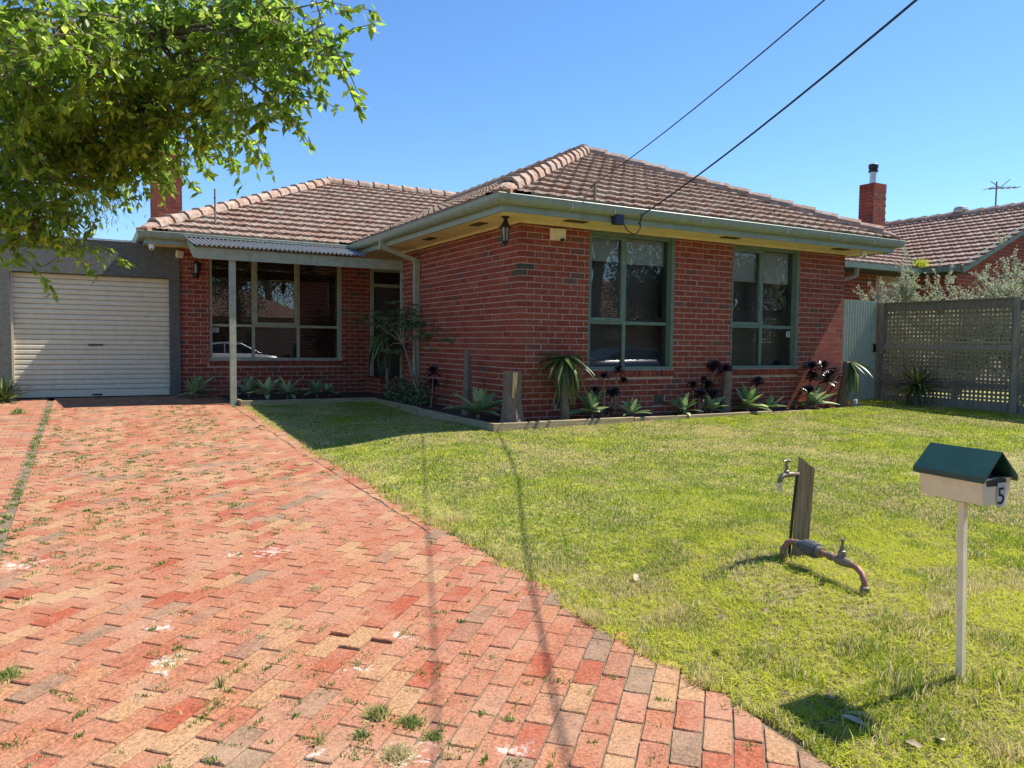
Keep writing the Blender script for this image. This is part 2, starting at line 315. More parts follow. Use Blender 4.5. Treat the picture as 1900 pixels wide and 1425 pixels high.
# ---------------------------------------------------------------- ground levels
def drive_z(y):
    y = np.asarray(y, dtype=float)
    z = np.where(y < -.4, -.2 + .025 * (y + .4), -.2 + .036 * (y + .4))
    return np.clip(z, -.42, .04)
def sstep(t):
    t = np.clip(t, 0, 1); return t * t * (3 - 2 * t)
EDGE = -2.97
def lawn_z(x, y):
    x = np.asarray(x, dtype=float); y = np.asarray(y, dtype=float)
    z = drive_z(y) + (.13 - .115 * sstep((y + .6) / 3.2)) * sstep((x - EDGE) / 1.4) + .014 * np.clip(x + .65, 0, 10)
    z = z + .05 * sstep((-6.65 - x) / .8)
    z = z + .014 * (vnoise(x * 1.7, y * 1.7, 3) - .5) * sstep((x - EDGE) / .5)
    street = sstep((-9.4 - y) / 1.5)
    return z * (1 - street) + street * -.47
def lz(x, y): return float(lawn_z(x, y))
# the ground: one sheet to the horizon
xs = sorted(set([-.66, -.59, 7.19, 7.23, -400, -200, -100, -60, -40, -30, -22, -16, -12, -10, -9, -8, -7.4, -7, -6.7, -6.62, -6.6] + list(np.round(np.arange(-6.4, -3.0, .4), 2)) + [-3.0, EDGE + .03] + list(np.round(np.arange(-2.8, 9, .28), 2)) + [9.5, 10, 11, 12, 14, 17, 21, 26, 34, 45, 60, 100, 200, 400]))
ys = sorted(set([-.50, -.45, 4.21, 4.24, -400, -200, -100, -60, -40, -30, -24, -20, -18] + list(np.round(np.arange(-16, -9, .5), 2)) + list(np.round(np.arange(-9, 6.4, .28), 2)) + [7, 8, 10, 13, 17, 22, 30, 45, 60, 100, 200, 400]))
gx, gy = np.meshgrid(xs, ys); gz = lawn_z(gx, gy)
gz = np.where((gx > -6.61) & (gx < EDGE + .001) & (gy > -9.2) & (gy < 6.5), gz - .10, gz)
gz = np.where((gx > -.60) & (gx < 7.2) & (gy > -.46) & (gy < 14), gz - .25, gz); gz = np.where((gx > -2.96) & (gx <= -.60) & (gy > 4.22) & (gy < 14), gz - .25, gz)
nx, ny = len(xs), len(ys)
idx = np.arange(nx * ny).reshape(ny, nx)
gf = np.stack([idx[:-1, :-1].ravel(), idx[:-1, 1:].ravel(), idx[1:, 1:].ravel(), idx[1:, :-1].ravel()], 1)
tag(npmesh('ground', np.stack([gx.ravel(), gy.ravel(), gz.ravel()], 1), gf, M['ground'], smooth=True), kind='structure')
# street behind the photographer
mb = MB(); mb.box(-60, -19.5, -.75, 60, -12.6, -.455); tag(mb.build('road', M['asphalt']), kind='structure')
mb = MB(); mb.box(-60, -12.6, -.75, 60, -12.25, -.36); mb.box(-60, -19.85, -.75, 60, -19.5, -.36); tag(mb.build('kerb', M['concrete']), kind='structure')

# ---------------------------------------------------------------- brick driveway
def clip(poly, a, b, c):
    """keep a*x+b*y<=c"""
    out = []
    for i in range(len(poly)):
        p, q = poly[i - 1], poly[i]; dp = a * p[0] + b * p[1] - c; dq = a * q[0] + b * q[1] - c
        if (dp <= 0) != (dq <= 0):
            t = dp / (dp - dq); out.append((p[0] + (q[0] - p[0]) * t, p[1] + (q[1] - p[1]) * t))
        if dq <= 0: out.append(q)
    return out
def paver_geo(poly, rnd):
    """a worn brick lying flat: chamfered top, rough edge, poly given round its centre"""
    n = len(poly); k = max(math.hypot(*p) for p in poly)
    pts = []
    for i in range(n):
        p, q = Vector((*poly[i], 0)), Vector((*poly[(i + 1) % n], 0)); e = (q - p).length
        a = .006 / max(e, .03)
        for t in ((a, .5, 1 - a) if e > .06 else (a, 1 - a)):
            r = p.lerp(q, t); pts.append((r.x + rnd.uniform(-.0012, .0012), r.y + rnd.uniform(-.0012, .0012)))
    m = len(pts); c = (0, 0)
    top = [(x * (1 - .0035 / max(math.hypot(x, y), .02)), y * (1 - .0035 / max(math.hypot(x, y), .02)), rnd.uniform(-.0008, .0008)) for x, y in pts]
    mid = [(x, y, -.004 + rnd.uniform(-.001, .001)) for x, y in pts]; bot = [(x, y, -.06) for x, y in pts]
    vs = top + mid + bot
    fs = [tuple(range(m))]
    for r in (0, m):
        fs += [(r + i, r + m + i, r + m + (i + 1) % m, r + (i + 1) % m) for i in range(m)]
    return vs, fs
mb = MB()
sy = list(np.arange(-9.2, 6.3, .5))
for i in range(len(sy) - 1):
    y0, y1 = sy[i], sy[i + 1]; z0, z1 = float(drive_z(y0)), float(drive_z(y1))
    mb.add([(-6.6, y0, z0 - .007), (EDGE - .03, y0, z0 - .007), (EDGE - .03, y1, z1 - .007), (-6.6, y1, z1 - .007)], [(0, 1, 2, 3)])
drive = tag(mb.build('driveway', M['sand']), kind='structure')
PL, PW = .2415, .1095
rnd = random.Random(11)
pav_var = []
for i in range(6):
    h = [(-.1175, -.0515), (.1175, -.0515), (.1175, .0515), (-.1175, .0515)]
    b_ = MB(); b_.add(*paver_geo(h, rnd)); pav_var.append(b_.mesh('paver', M['paver']))
full = []; cut = []
c45 = math.sqrt(.5)
def edge_x(y): return -2.955 + .05 * math.sin(y * 1.9) + .02 * math.sin(y * 5.3)
for r in range(-140, 140):
    for k in range(-70, 70):
        u = k * PL + (PL / 2 if r % 2 else 0) + rnd.uniform(-.003, .003); v = r * PW
        x = -4.4 + (u - v) * c45; y = -1.2 + (u + v) * c45
        if not (-5.9 < x < -2.8 and -9.0 < y < 6.3): continue
        lim = edge_x(y) if y < -4.2 else -3.115
        a = math.radians(45) + rnd.gauss(0, .010)
        ca, sa = math.cos(a), math.sin(a)
        hw, hh = .1175, .0515
        quad = [(x + ca * p - sa * q, y + sa * p + ca * q) for p, q in ((-hw, -hh), (hw, -hh), (hw, hh), (-hw, hh))]
        inside = all(-5.73 < p[0] < lim and -8.9 < p[1] < 6.17 for p in quad)
        if inside: full.append((x, y, a))
        else:
            poly = clip(quad, -1, 0, 5.73); poly = clip(poly, 1, 0, -lim * -1) if poly else poly
            poly = clip(poly, 0, 1, 6.17) if poly else poly; poly = clip(poly, 0, -1, 8.9) if poly else poly
            if len(poly) >= 3:
                ar = abs(sum(poly[i - 1][0] * poly[i][1] - poly[i][0] * poly[i - 1][1] for i in range(len(poly)))) / 2
                if ar > .0025: cut.append(poly)
def tilt(x, y): # lie on the sloping bed, a little uneven
    z = float(drive_z(y)); s = .025 if y < -.4 else .036
    return z + rnd.gauss(0, .0011), s + rnd.gauss(0, .0045), rnd.gauss(0, .0045)
full.sort(key=lambda p: (lambda q: (0 if (-60 < q[0] < 1960 and q[1] < 1480 and q[2] > 0) else 1000) + q[2])(shot((p[0], p[1], -.3))))
rest = MB()
for i, (x, y, a) in enumerate(full):
    z, s1, s2 = tilt(x, y)
    if abs(x + 4.02) < .15 and abs(y + 5.62) < .12: z += .012
    Mx = Matrix.Translation((x, y, z)) @ Euler((s1, s2, 0)).to_matrix().to_4x4() @ Matrix.Rotation(a + (PI if rnd.random() < .5 else 0), 4, 'Z')
    if i < 300: place('paver', pav_var[rnd.randrange(6)], Mx, drive)
    elif y > -3:
        vs = [(a_ * w2, b_ * h2, z2) for (w2, h2, z2) in ((.1175, .0515, -.001), (.1145, .0485, .0015), (.1175, .0515, -.05)) for a_, b_ in ((-1, -1), (1, -1), (1, 1), (-1, 1))]
        rest.add(vs, [(4, 5, 6, 7)] + [(j, (j + 1) % 4, (j + 1) % 4 + 4, j + 4) for j in range(4)] + [(j + 8, (j + 1) % 4 + 8, (j + 1) % 4, j) for j in range(4)], rnd.random(), Mx)
    else:
        rest.add(*paver_geo([(-.1175, -.0515), (.1175, -.0515), (.1175, .0515), (-.1175, .0515)], rnd), rnd.random(), Mx)
for poly in cut:
    cx = sum(p[0] for p in poly) / len(poly); cy = sum(p[1] for p in poly) / len(poly)
    z, s1, s2 = tilt(cx, cy)
    rest.add(*paver_geo([(p[0] - cx, p[1] - cy) for p in poly], rnd), rnd.random(), Matrix.Translation((cx, cy, z)) @ Euler((s1, s2, 0)).to_matrix().to_4x4())
y = -4.15   # header course down the far half of the lawn edge
while y < 4.3:
    z, s1, s2 = tilt(-3.02, y)
    Mx = Matrix.Translation((-3.0 + rnd.gauss(0, .008), y, z)) @ Euler((s1, s2, rnd.gauss(0, .05))).to_matrix().to_4x4()
    rest.add(*paver_geo([(-.105, -.055), (.105, -.055), (.105, .055), (-.105, .055)], rnd), rnd.random(), Mx); y += .118
y = -8.8; r = 0  # strip beyond the weedy joint
while y < 6.1:
    for k in range(-1, 4):
        x = -6.66 + k * .2385 + (.119 if r % 2 else 0); x0, x1 = max(x, -6.6), min(x + .231, -5.80)
        if x1 - x0 > .05:
            z, s1, s2 = tilt(-6, y)
            Mx = Matrix.Translation(((x0 + x1) / 2, y, z)) @ Euler((s1, s2, rnd.gauss(0, .01))).to_matrix().to_4x4()
            w = (x1 - x0) / 2
            rest.add(*paver_geo([(-w, -.0545), (w, -.0545), (w, .0545), (-w, .0545)], rnd), rnd.random(), Mx)
    y += .117; r += 1
rest.build('paving_bricks', M['paver'], drive, kind='stuff')

# ---------------------------------------------------------------- the house
house = thing('brick_house', 'single storey red brick house with tiled hip roof and deep green eaves', 'house', (0, 0, 0))
CR = .086; Z0 = 2.70            # course height, level of the uppermost visible bed joint
def wall_core(mb, axis, at, depth, u0, u1, z0, z1, holes):
    """mortar backing with openings; axis 'y' = wall faces -Y (u is X), axis 'x' = wall faces -X (u is Y)"""
    cuts = sorted(set([u0, u1] + [h[0] for h in holes] + [h[1] for h in holes]))
    for a, b in zip(cuts[:-1], cuts[1:]):
        zs = [(z0, z1)]
        for h in holes:
            if h[0] <= a + 1e-6 and h[1] >= b - 1e-6: zs = [(z0, h[2]), (h[3], z1)]
        for c, d in zs:
            if d - c < .01: continue
            if axis == 'y': mb.box(a, at, c, b, at + depth, d)
            else: mb.box(at, a, c, at + depth, b, d)
def course_bricks(u0, u1, z0, z1, holes, start, rnd, phase=0):
    """list of (u0,u1,z0,z1) bricks in stretcher bond; start(row) = where the row's first joint falls"""
    out = []
    kmax = int((Z0 - z0) / CR) + 1
    for k in range(-1, kmax):
        zt = Z0 - CR * k; zb = zt - CR
        if zt - .01 <= z0 or zb >= z1: continue
        x = start(k)
        while x > u0: x -= .24
        while x < u1:
            a, b = max(x, u0), min(x + .228, u1); segs = [(a, b)]
            for h in holes:
                if zt - .02 > h[2] and zb + .02 < h[3]:
                    ns = []
                    for (p, q) in segs:
                        if q <= h[0] or p >= h[1]: ns.append((p, q))
                        else:
                            if p < h[0]: ns.append((p, h[0]))
                            if q > h[1]: ns.append((h[1], q))
                    segs = ns
            for (p, q) in segs:
                if q - p > .025: out.append((p, q, max(zb + .006, z0), min(zt - .006, z1)))
            x += .24
    return out
W1 = (1.155, 2.775, .695, 2.735); W2 = (4.005, 5.60, .695, 2.735)
WP = (-3.19, -.64, .69, 2.735); DR = (-.03, 1.0, .33, 2.6)
VENTS = [(2.40, 2.61, .14, .30), (.62, .80, .14, .30)]
SILL = lambda w: (w[0] - .02, w[1] + .02, w[2] - .115, w[2])
rnd = random.Random(5)
core = MB()
wall_core(core, 'y', .0035, .22, .004, 6.776, -.25, 2.78, [W1, W2])
wall_core(core, 'x', .0035, .21, .23, 4.46, -.25, 2.78, [])
wall_core(core, 'y', 6.2535, .22, -3.696, 1.4, -.25, 2.78, [WP, DR])
core.box(6.55, .23, -.25, 6.771, 12, 2.78); core.box(.22, 4.24, -.25, 1.4, 4.455, 2.78); core.box(1.2, 4.46, -.25, 1.4, 6.26, 2.78)
core.box(-3.691, 6.48, -.25, -3.49, 14, 2.78); core.box(-3.49, 13.8, -.25, 6.55, 14, 2.78)
wall = core.build('wall', M['mortar'], house)
bricks = []   # (centre, box)
J = lambda s: rnd.uniform(-s, s)
for (p, q, c, d) in course_bricks(0, 6.78, -.12, 2.775, [W1, W2, SILL(W1), SILL(W2)] + VENTS, lambda k: 0.0 if k % 2 == 0 else .12, rnd):
    if p < .01 and q - p < .2: continue       # header end of the side wall's corner brick
    o = J(.0022); bricks.append((p + J(.002), o, c + J(.0015), q + J(.002), .11, d + J(.0015)))
for (p, q, c, d) in course_bricks(0, 4.46, -.12, 2.775, [], lambda k: 0.12 if k % 2 == 0 else 0.0, rnd):
    if p < .01 and q - p < .2: continue
    o = J(.0022); bricks.append((o, p + J(.002), c + J(.0015), .11, q + J(.002), d + J(.0015)))
for (p, q, c, d) in course_bricks(-3.70, 1.2, -.12, 2.775, [WP, DR, SILL(WP), (-2.83, -2.63, .06, .24)], lambda k: -3.70 if k % 2 == 0 else -3.58, rnd):
    o = J(.0022); bricks.append((p + J(.002), 6.25 + o, c + J(.0015), q + J(.002), 6.36, d + J(.0015)))
for w, yw in ((W1, 0), (W2, 0), (WP, 6.25)):          # brick-on-edge sills
    n = int(round((w[1] - w[0] + .04) / .0865)); st = (w[1] - w[0] + .04) / n
    for i in range(n):
        x = w[0] - .02 + i * st; bricks.append((x + .005, yw - .022 + J(.004), w[2] - .11, x + st - .005, yw + .10, w[2] - .012 + J(.003)))
bricks.sort(key=lambda b: (Vector((b[0], b[1], b[2])) - CAM).length)
rest = MB(); cache = {}
for i, b in enumerate(bricks):
    if i < 300:
        stn = min(b[0], b[3]) < .13 and min(b[1], b[4]) < .13 and 1.98 < b[2] < 2.12 and max(b[0], b[1]) < .02
        key = (stn, round((b[3] - b[0]) / .006), round((b[4] - b[1]) / .006), round((b[5] - b[2]) / .004))
        if key not in cache:
            t = MB(); lx, ly, lz_ = b[3] - b[0], b[4] - b[1], b[5] - b[2]
            e = .0035
            vs = [(0, 0, 0), (lx, 0, 0), (lx, ly, 0), (0, ly, 0), (0, 0, lz_), (lx, 0, lz_), (lx, ly, lz_), (0, ly, lz_)]
            t.box(0, 0, 0, lx, ly, lz_); cache[key] = t.mesh('brick', M['brick_stained'] if stn else M['brick'])
        place('brick', cache[key], Matrix.Translation(b[:3]), wall)
    else: rest.box(*b, rnd.random())
rest.build('brick_courses', M['brick'], wall, kind='stuff')
# sub-floor vents in the wall
for (a, b, c, d) in VENTS:
    v = MB(); v.box(a + .004, -.002, c + .004, b - .004, .05, d - .004)
    f = v.build('wall_vent', M['vent'], house)
    for i in range(5):
        s_ = MB(); s_.box(a + .012, -.008, c + .016 + i * .028, b - .012, -.0025, c + .028 + i * .028); s_.build('vent_bar', M['vent'], f)
v = MB(); v.box(-2.826, 6.246, .064, -2.634, 6.30, .236); v.build('wall_vent', M['vent'], house)
# rooms behind the glass
room = MB(); room.box(.30, .42, .35, 6.5, 4.2, 2.74); room.build('front_room', M['room'], house)
for f in bpy.data.objects['front_room'].data.polygons: f.flip()
room = MB(); room.box(-3.48, 6.6, .35, 1.15, 11, 2.74); room.build('rear_room', M['room'], house)

def window(w, yw, panes, mat_frame, blinds, depth=.09, name='window'):
    """recessed timber window: outer frame > sash bars, panes, blinds. panes = (x0,x1,z0,z1,opening sash?)"""
    x0, x1, z0, z1 = w; yf = yw + depth; t = .055
    f = MB()
    f.box(x0, yf - .06, z0, x0 + t, yf + .10, z1); f.box(x1 - t, yf - .085, z0, x1, yf + .10, z1)
    f.box(x0 + t, yf - .06, z1 - t, x1 - t, yf + .10, z1); f.box(x0 + t, yf - .085, z0, x1 - t, yf + .10, z0 + .045)
    f.box(x1 - .03, yw + .006, z0 + .002, x1 - .0005, yf - .086, z1 - .002)
    win = f.build(name, mat_frame, house)
    xs_ = sorted(set(p[0] for p in panes))[1:]; zs_ = sorted(set(p[2] for p in panes))[1:]
    for x in xs_:
        m_ = MB(); m_.box(x - .028, yf, z0 + .045, x + .028, yf + .06, z1 - t); m_.build('mullion', mat_frame, win)
    edges = [x0 + t] + [e for x in xs_ for e in (x - .028, x + .028)] + [x1 - t]
    for z in zs_:
        for a, b in zip(edges[::2], edges[1::2]):
            m_ = MB(); m_.box(a, yf + .004, z - .025, b, yf + .058, z + .025); m_.build('transom', mat_frame, win)
    for (a, b, c, d, sash) in panes:
        a2 = a + .028 if a in xs_ else x0 + t; b2 = b - .028 if b in xs_ else x1 - t
        c2 = c + .025 if c in zs_ else z0 + .045; d2 = d - .025 if d in zs_ else z1 - t
        if sash:
            s_ = MB(); yq = yf - .014; k = .045
            s_.box(a2 - .01, yq, c2 - .005, a2 + k, yq + .045, d2); s_.box(b2 - k, yq, c2 - .005, b2 + .01, yq + .045, d2)
            s_.box(a2 + k, yq, c2 - .005, b2 - k, yq + .045, c2 + k); s_.box(a2 + k, yq, d2 - k, b2 - k, yq + .045, d2)
            s_.build('sash_frame', mat_frame, win)
            a2 += k; b2 -= k; c2 += k; d2 -= k
        g = MB(); g.add([(a2, yf + .03, c2), (b2, yf + .03, c2), (b2, yf + .0302, d2), (a2, yf + .0302, d2)], [(0, 1, 2, 3)]); g.build('glass_pane', M['glass'], win)
    for (a, b, c, d) in blinds:
        bl = MB(); bl.box(a, yf + .105, c, b, yf + .108, d); bl.box(a, yf + .10, c - .018, b, yf + .113, c); bl.build('roller_blind', M['roller_blind'], win)
    return win
mx1 = 1.155 + .72; mx2 = 4.005 + .78
win1 = window(W1, 0, [(W1[0], mx1, 1.40, W1[3], True), (mx1, W1[1], 1.40, W1[3], False), (W1[0], mx1, W1[2], 1.40, False), (mx1, W1[1], W1[2], 1.40, False)], M['green_paint'], [(1.22, mx1 - .02, 2.33, 2.69), (mx1 + .02, 2.71, 2.32, 2.69)])
win2 = window(W2, 0, [(W2[0], mx2, 1.40, W2[3], True), (mx2, W2[1], 1.40, W2[3], False), (W2[0], mx2, W2[2], 1.40, False), (mx2, W2[1], W2[2], 1.40, False)], M['green_paint'], [(4.07, mx2 - .02, 2.17, 2.69), (mx2 + .02, 5.53, 2.17, 2.69)])
# curtains hanging behind the panes of the front windows
for w, mx in ((W1, mx1), (W2, mx2)):
    for a, b in ((w[0] + .05, mx), (mx, w[1] - .05)):
        n = 40; cv = MB(); P_ = []
        for i in range(n + 1):
            t = i / n; P_.append((a + (b - a) * t, .52 + .018 * math.sin(t * 58) + .008 * math.sin(t * 131)))
        cv.add([(x, y, z) for z in (.72, 2.7) for x, y in P_], [(i, i + 1, n + 2 + i, n + 1 + i) for i in range(n)])
        cv.build('sheer_curtain', M['room'], bpy.data.objects['front_room'])
pxA, pxB = -2.37, -1.50
winp = window(WP, 6.25, [(WP[0], pxA, 1.36, WP[3], False), (pxA, pxB, 1.36, WP[3], True), (pxB, WP[1], 1.36, WP[3], False), (WP[0], pxA, WP[2], 1.36, False), (pxA, pxB, WP[2], 1.36, False), (pxB, WP[1], WP[2], 1.36, False)], M['sage_paint'], [])
sl_ = MB(); sl_.box(-3.13, 0, -.001, -.70, .034, .001)
slat_me = sl_.mesh('blind_slat', M['venetian'])
for i in range(44):
    if i * .044 + .75 > 2.70: break
    place('blind_slat', slat_me, Matrix.Translation((0, 6.49, .75 + i * .044)) @ Matrix.Rotation(math.radians(52), 4, 'X'), winp)
def sticker(x, z, yq, w, h, par):
    s_ = MB(); s_.box(x, yq, z, x + w, yq + .002, z + h); p = s_.build('window_sticker', M['white'], par)
    for i, (a, b) in enumerate(((.62, .86), (.40, .50), (.26, .34), (.10, .18))):
        t = MB(); t.box(x + w * .12, yq - .0015, z + h * a, x + w * .88, yq - .0002, z + h * b); t.build('printed_line', M['digit'] if i else M['car_dark'], p)
sticker(-3.11, 1.22, 6.25 + .09 + .024, .10, .09, winp)
sticker(5.44, 1.235, .09 + .024, .09, .095, win2)
# small things on the inner sill of the right front window
mb = MB(); mb.box(4.95, .205, 1.43, 5.15, .23, 1.445); mb.build('sill_object', M['white'], win2)

# entry: door leaf, sidelight and landing in the recess
dr = MB(); dr.box(-.03, 6.22, .33, .04, 6.33, 2.6); dr.box(.94, 6.22, .33, 1.0, 6.33, 2.6); dr.box(.04, 6.22, 2.54, .94, 6.33, 2.6); dr.box(.04, 6.23, 2.22, .94, 6.32, 2.29)
door = dr.build('entry_door_frame', M['sage_paint'], house)
g = MB(); g.add([(.04, 6.28, 2.29), (.94, 6.28, 2.29), (.94, 6.281, 2.54), (.04, 6.281, 2.54)], [(0, 1, 2, 3)]); g.build('glass_pane', M['glass'], door)
d_ = MB(); d_.box(.045, 6.27, .34, .935, 6.31, 2.215); d_.build('door_leaf', M['dark'], door)
for zz in (.55, 1.15, 1.75):
    d_ = MB(); d_.box(.12, 6.262, zz, .86, 6.2695, zz + .42); d_.build('door_panel', M['dark'], door)
h_ = MB(); h_.lathe([(.008, 0), (.02, .01), (.02, .04), (.008, .05)], (.12, 6.27, 1.35), (0, -1, 0)); h_.build('door_handle', M['brass'], door)
lr = MB(); lc = MB(); lc.box(-.135, 5.305, -.2, 1.19, 6.24, .315)
land = lc.build('landing', M['mortar'], house)
for k in range(5):
    z = .315 - CR * (k + 1)
    x = -.14 if k % 2 == 0 else -.02
    while x < 1.15:
        lr.box(x, 5.30, z + .005, min(x + .23, 1.18), 5.38, z + CR - .005, rnd.random()); x += .24
    y = 5.42 if k % 2 == 0 else 5.302
    while y < 6.2:
        lr.box(-.141, y, z + .0055, -.06, min(y + .23, 6.23), z + CR - .005, rnd.random()); y += .24
lr.box(-.15, 5.29, .318, 1.19, 6.235, .35, .3)
lr.build('landing_bricks', M['brick'], land, kind='stuff')
tr = MB(); tr.box(-.02, 4.47, -.1, .05, 4.54, 2.42); tr.build('door_post', M['sage_paint'], house)

# eaves: soffit, fascia, gutter along the L-shaped edge
def eave(d):
    return [(7.28 + d, 13.0), (7.28 + d, -.61 - d), (-.61 - d, -.61 - d), (-.61 - d, 5.64 - d), (-4.31 - d, 5.64 - d), (-4.31 - d, 13.0)]
def sweep(prof, closed=False):
    mb = MB(); P_ = [[(x, y, z) for (x, y) in eave(d)] for d, z in prof]
    n = len(P_[0])
    for a, b in list(zip(P_[:-1], P_[1:])) + ([(P_[-1], P_[0])] if closed else []):
        for i in range(n - 1): mb.add([a[i], a[i + 1], b[i + 1], b[i]], [(0, 1, 2, 3)])
    return mb
sweep([(-.03, 2.745), (0, 2.745), (0, 2.93), (-.03, 2.93)], True).build('fascia', M['gutter_paint'], house)
gut = sweep([(.004, 2.925), (.004, 2.835), (.03, 2.825), (.075, 2.835), (.105, 2.858), (.122, 2.895), (.127, 2.94), (.133, 2.948), (.127, 2.955), (.117, 2.949), (.112, 2.90), (.09, 2.866), (.05, 2.845), (.02, 2.845), (.014, 2.925)]).build('gutter', M['gutter_paint'], house, smooth=False)
for x in (.35, 1.05, 2.62, 4.4, 5.45, 6.55):      # gutter straps and joints
    m_ = MB(); m_.box(x, -.7385, 2.84, x + .018, -.735, 2.945); m_.build('gutter_joint', M['gutter_paint'], gut)
sf = MB()
zf = 2.762
for q in ([(-.58, -.58), (7.25, -.58), (7.25, .0), (-.58, .0)], [(-.58, .0), (.0, .0), (.0, 4.46), (-.58, 4.46)], [(-.58, 4.46), (1.3, 4.46), (1.3, 6.25), (-.58, 6.25)], [(-4.28, 5.67), (-.58, 5.67), (-.58, 6.25), (-4.28, 6.25)], [(-4.28, 6.25), (-3.7, 6.25), (-3.7, 13), (-4.28, 13)], [(6.78, 0), (7.25, 0), (7.25, 13), (6.78, 13)]):
    sf.prism(q, 2, zf, zf + .012)
soffit = sf.build('soffit', M['soffit'], house)
for (a, b) in (((-.03, -.03), (6.80, -.03)), ((-.03, -.03), (-.03, 4.46))):   # cornice bead against the bricks
    m_ = MB(); m_.bar((a[0], a[1], 2.745), (b[0], b[1], 2.745), .03, .034); m_.build('soffit_bead', M['soffit'], soffit)
for x in (1.6, 4.0, 6.4):
    m_ = MB(); m_.box(x, -.58, zf - .006, x + .04, -.05, zf - .0005); m_.build('soffit_strip', M['soffit'], soffit)
for yy in (1.6, 3.0):
    m_ = MB(); m_.box(-.58, yy, zf - .006, -.05, yy + .04, zf - .0005); m_.build('soffit_strip', M['soffit'], soffit)
for (x, y, a, b) in ((.67, -.36, .17, .07), (3.58, -.36, .17, .07), (6.15, -.38, .17, .07), (-.35, .60, .07, .17), (-.33, 2.4, .07, .17)):
    m_ = MB(); m_.box(x - a, y - b, zf - .012, x + a, y + b, zf - .001); vv = m_.build('soffit_vent', M['vent'], soffit)

# roof: tiles on the three visible slopes, plain sheets behind
PT = .465; CP = 1 / math.sqrt(1 + PT * PT); ZE = 2.955
TW, TG = .236, .335
tile_prof = [(0, .020), (.018, .030), (.040, .030), (.055, .013), (.105, .006), (.118, .020), (.132, .020), (.145, .006), (.200, .010), (.218, .018), (TW, .020)]
def tile_geo():
    vs = []
    for (u, h) in tile_prof: vs.append((u, -.02, h * .7 - .012))
    for (u, h) in tile_prof: vs.append((u, -.02, h * .7 + .054))
    for (u, h) in tile_prof: vs.append((u, TG + .03, h * .7 - .004))
    n = len(tile_prof); fs = []
    for i in range(n - 1): fs += [(i, i + 1, n + i + 1, n + i), (n + i, n + i + 1, 2 * n + i + 1, 2 * n + i)]
    return vs, fs
TV, TF = tile_geo()
def slope(eave0, e, n, poly):
    """full and cut tiles of one slope; poly is its outline in plan"""
    e = Vector((*e, 0)); n = Vector((*n, 0)); s3 = (n * CP + Vector((0, 0, PT * CP))); h3 = (Vector((0, 0, CP)) - n * PT * CP)
    o = Vector((*eave0, ZE)); fullt = []; cutt = []
    us = [(Vector((*p, 0)) - Vector((*eave0, 0))).dot(e) for p in poly]; ss = [(Vector((*p, 0)) - Vector((*eave0, 0))).dot(n) / CP for p in poly]
    def inside(x, y):
        ok = True
        for i in range(len(poly)):
            a, b = poly[i - 1], poly[i]
            if (b[0] - a[0]) * (y - a[1]) - (b[1] - a[1]) * (x - a[0]) < -1e-6: ok = False
        return ok
    for r in range(0, int(max(ss) / TG) + 2):
        u = min(us) - .3
        while u < max(us) + .3:
            O = o + e * u + s3 * (r * TG)
            Mx = Matrix(((e.x, s3.x, h3.x, O.x), (e.y, s3.y, h3.y, O.y), (e.z, s3.z, h3.z, O.z), (0, 0, 0, 1)))
            cs = [Mx @ Vector(q) for q in ((0, .0, 0), (TW, .0, 0), (TW, TG, 0), (0, TG, 0))]
            ins = [inside(c.x, c.y) for c in cs]
            if all(ins): fullt.append(Mx)
            elif any(ins) or inside((cs[0].x + cs[2].x) / 2, (cs[0].y + cs[2].y) / 2): cutt.append(Mx)
            u += TW
    return fullt, cutt, poly
A0 = -.66
HB = 3.95; AX, AY = A0 + HB, A0 + HB; ZA = ZE + HB * PT
slopes = [slope((A0, A0), (1, 0), (0, 1), [(A0, A0), (7.33, A0), (AX, AY)]),
          slope((A0, 5.59), (0, -1), (1, 0), [(A0, A0), (AX, AY), (AX, 9.54), (A0, 5.59)]),
          slope((-4.36, 5.59), (1, 0), (0, 1), [(-4.36, 5.59), (A0, 5.59), (3.84, 10.09), (.14, 10.09)])]
rb = MB()
def P3(x, y, pl): # height on a slope
    return {'A': ZE + (y - A0) * PT, 'B': ZE + (x - A0) * PT, 'C': ZE + (y - 5.59) * PT}[pl] - .02
rb.add([(A0, A0, ZE - .02), (7.33, A0, ZE - .02), (AX, AY, ZA - .02)], [(0, 1, 2)])
rb.add([(A0, A0, ZE - .02), (AX, AY, ZA - .02), (AX, 9.54, ZA - .02), (A0, 5.59, ZE - .02)], [(0, 1, 2, 3)])
rb.add([(-4.36, 5.59, ZE - .02), (A0, 5.59, ZE - .02), (3.84, 10.09, ZE + 4.5 * PT - .02), (.14, 10.09, ZE + 4.5 * PT - .02)], [(0, 1, 2, 3)])
rb.add([(7.33, A0, ZE - .02), (7.33, 10.09, ZE - .02), (AX, 10.09, ZA - .02), (AX, AY, ZA - .02)], [(0, 1, 2, 3)])
rb.add([(3.84, 10.09, ZE + 4.5 * PT - .02), (.14, 10.09, ZE + 4.5 * PT - .02), (-4.36, 14.6, ZE - .02), (7.33, 14.6, ZE - .02), (7.33, 10.09, ZE + .5)], [(0, 1, 2, 3, 4)])
rb.add([(-4.36, 5.59, ZE - .02), (.14, 10.09, ZE + 4.5 * PT - .02), (-4.36, 14.6, ZE - .02)], [(0, 1, 2)])
roof = rb.build('roof', M['tile'], house)
tb = MB(); tb.add(TV, TF); tile_me = tb.mesh('roof_tile', M['tile'])
cand = []
for fi, (ft, ct, poly) in enumerate(slopes):
    for Mx in ft: cand.append(((Mx.translation - CAM).length + (6 if fi == 1 else 0), Mx))
cand.sort(key=lambda t: t[0])
rnd = random.Random(9)
rest = MB()
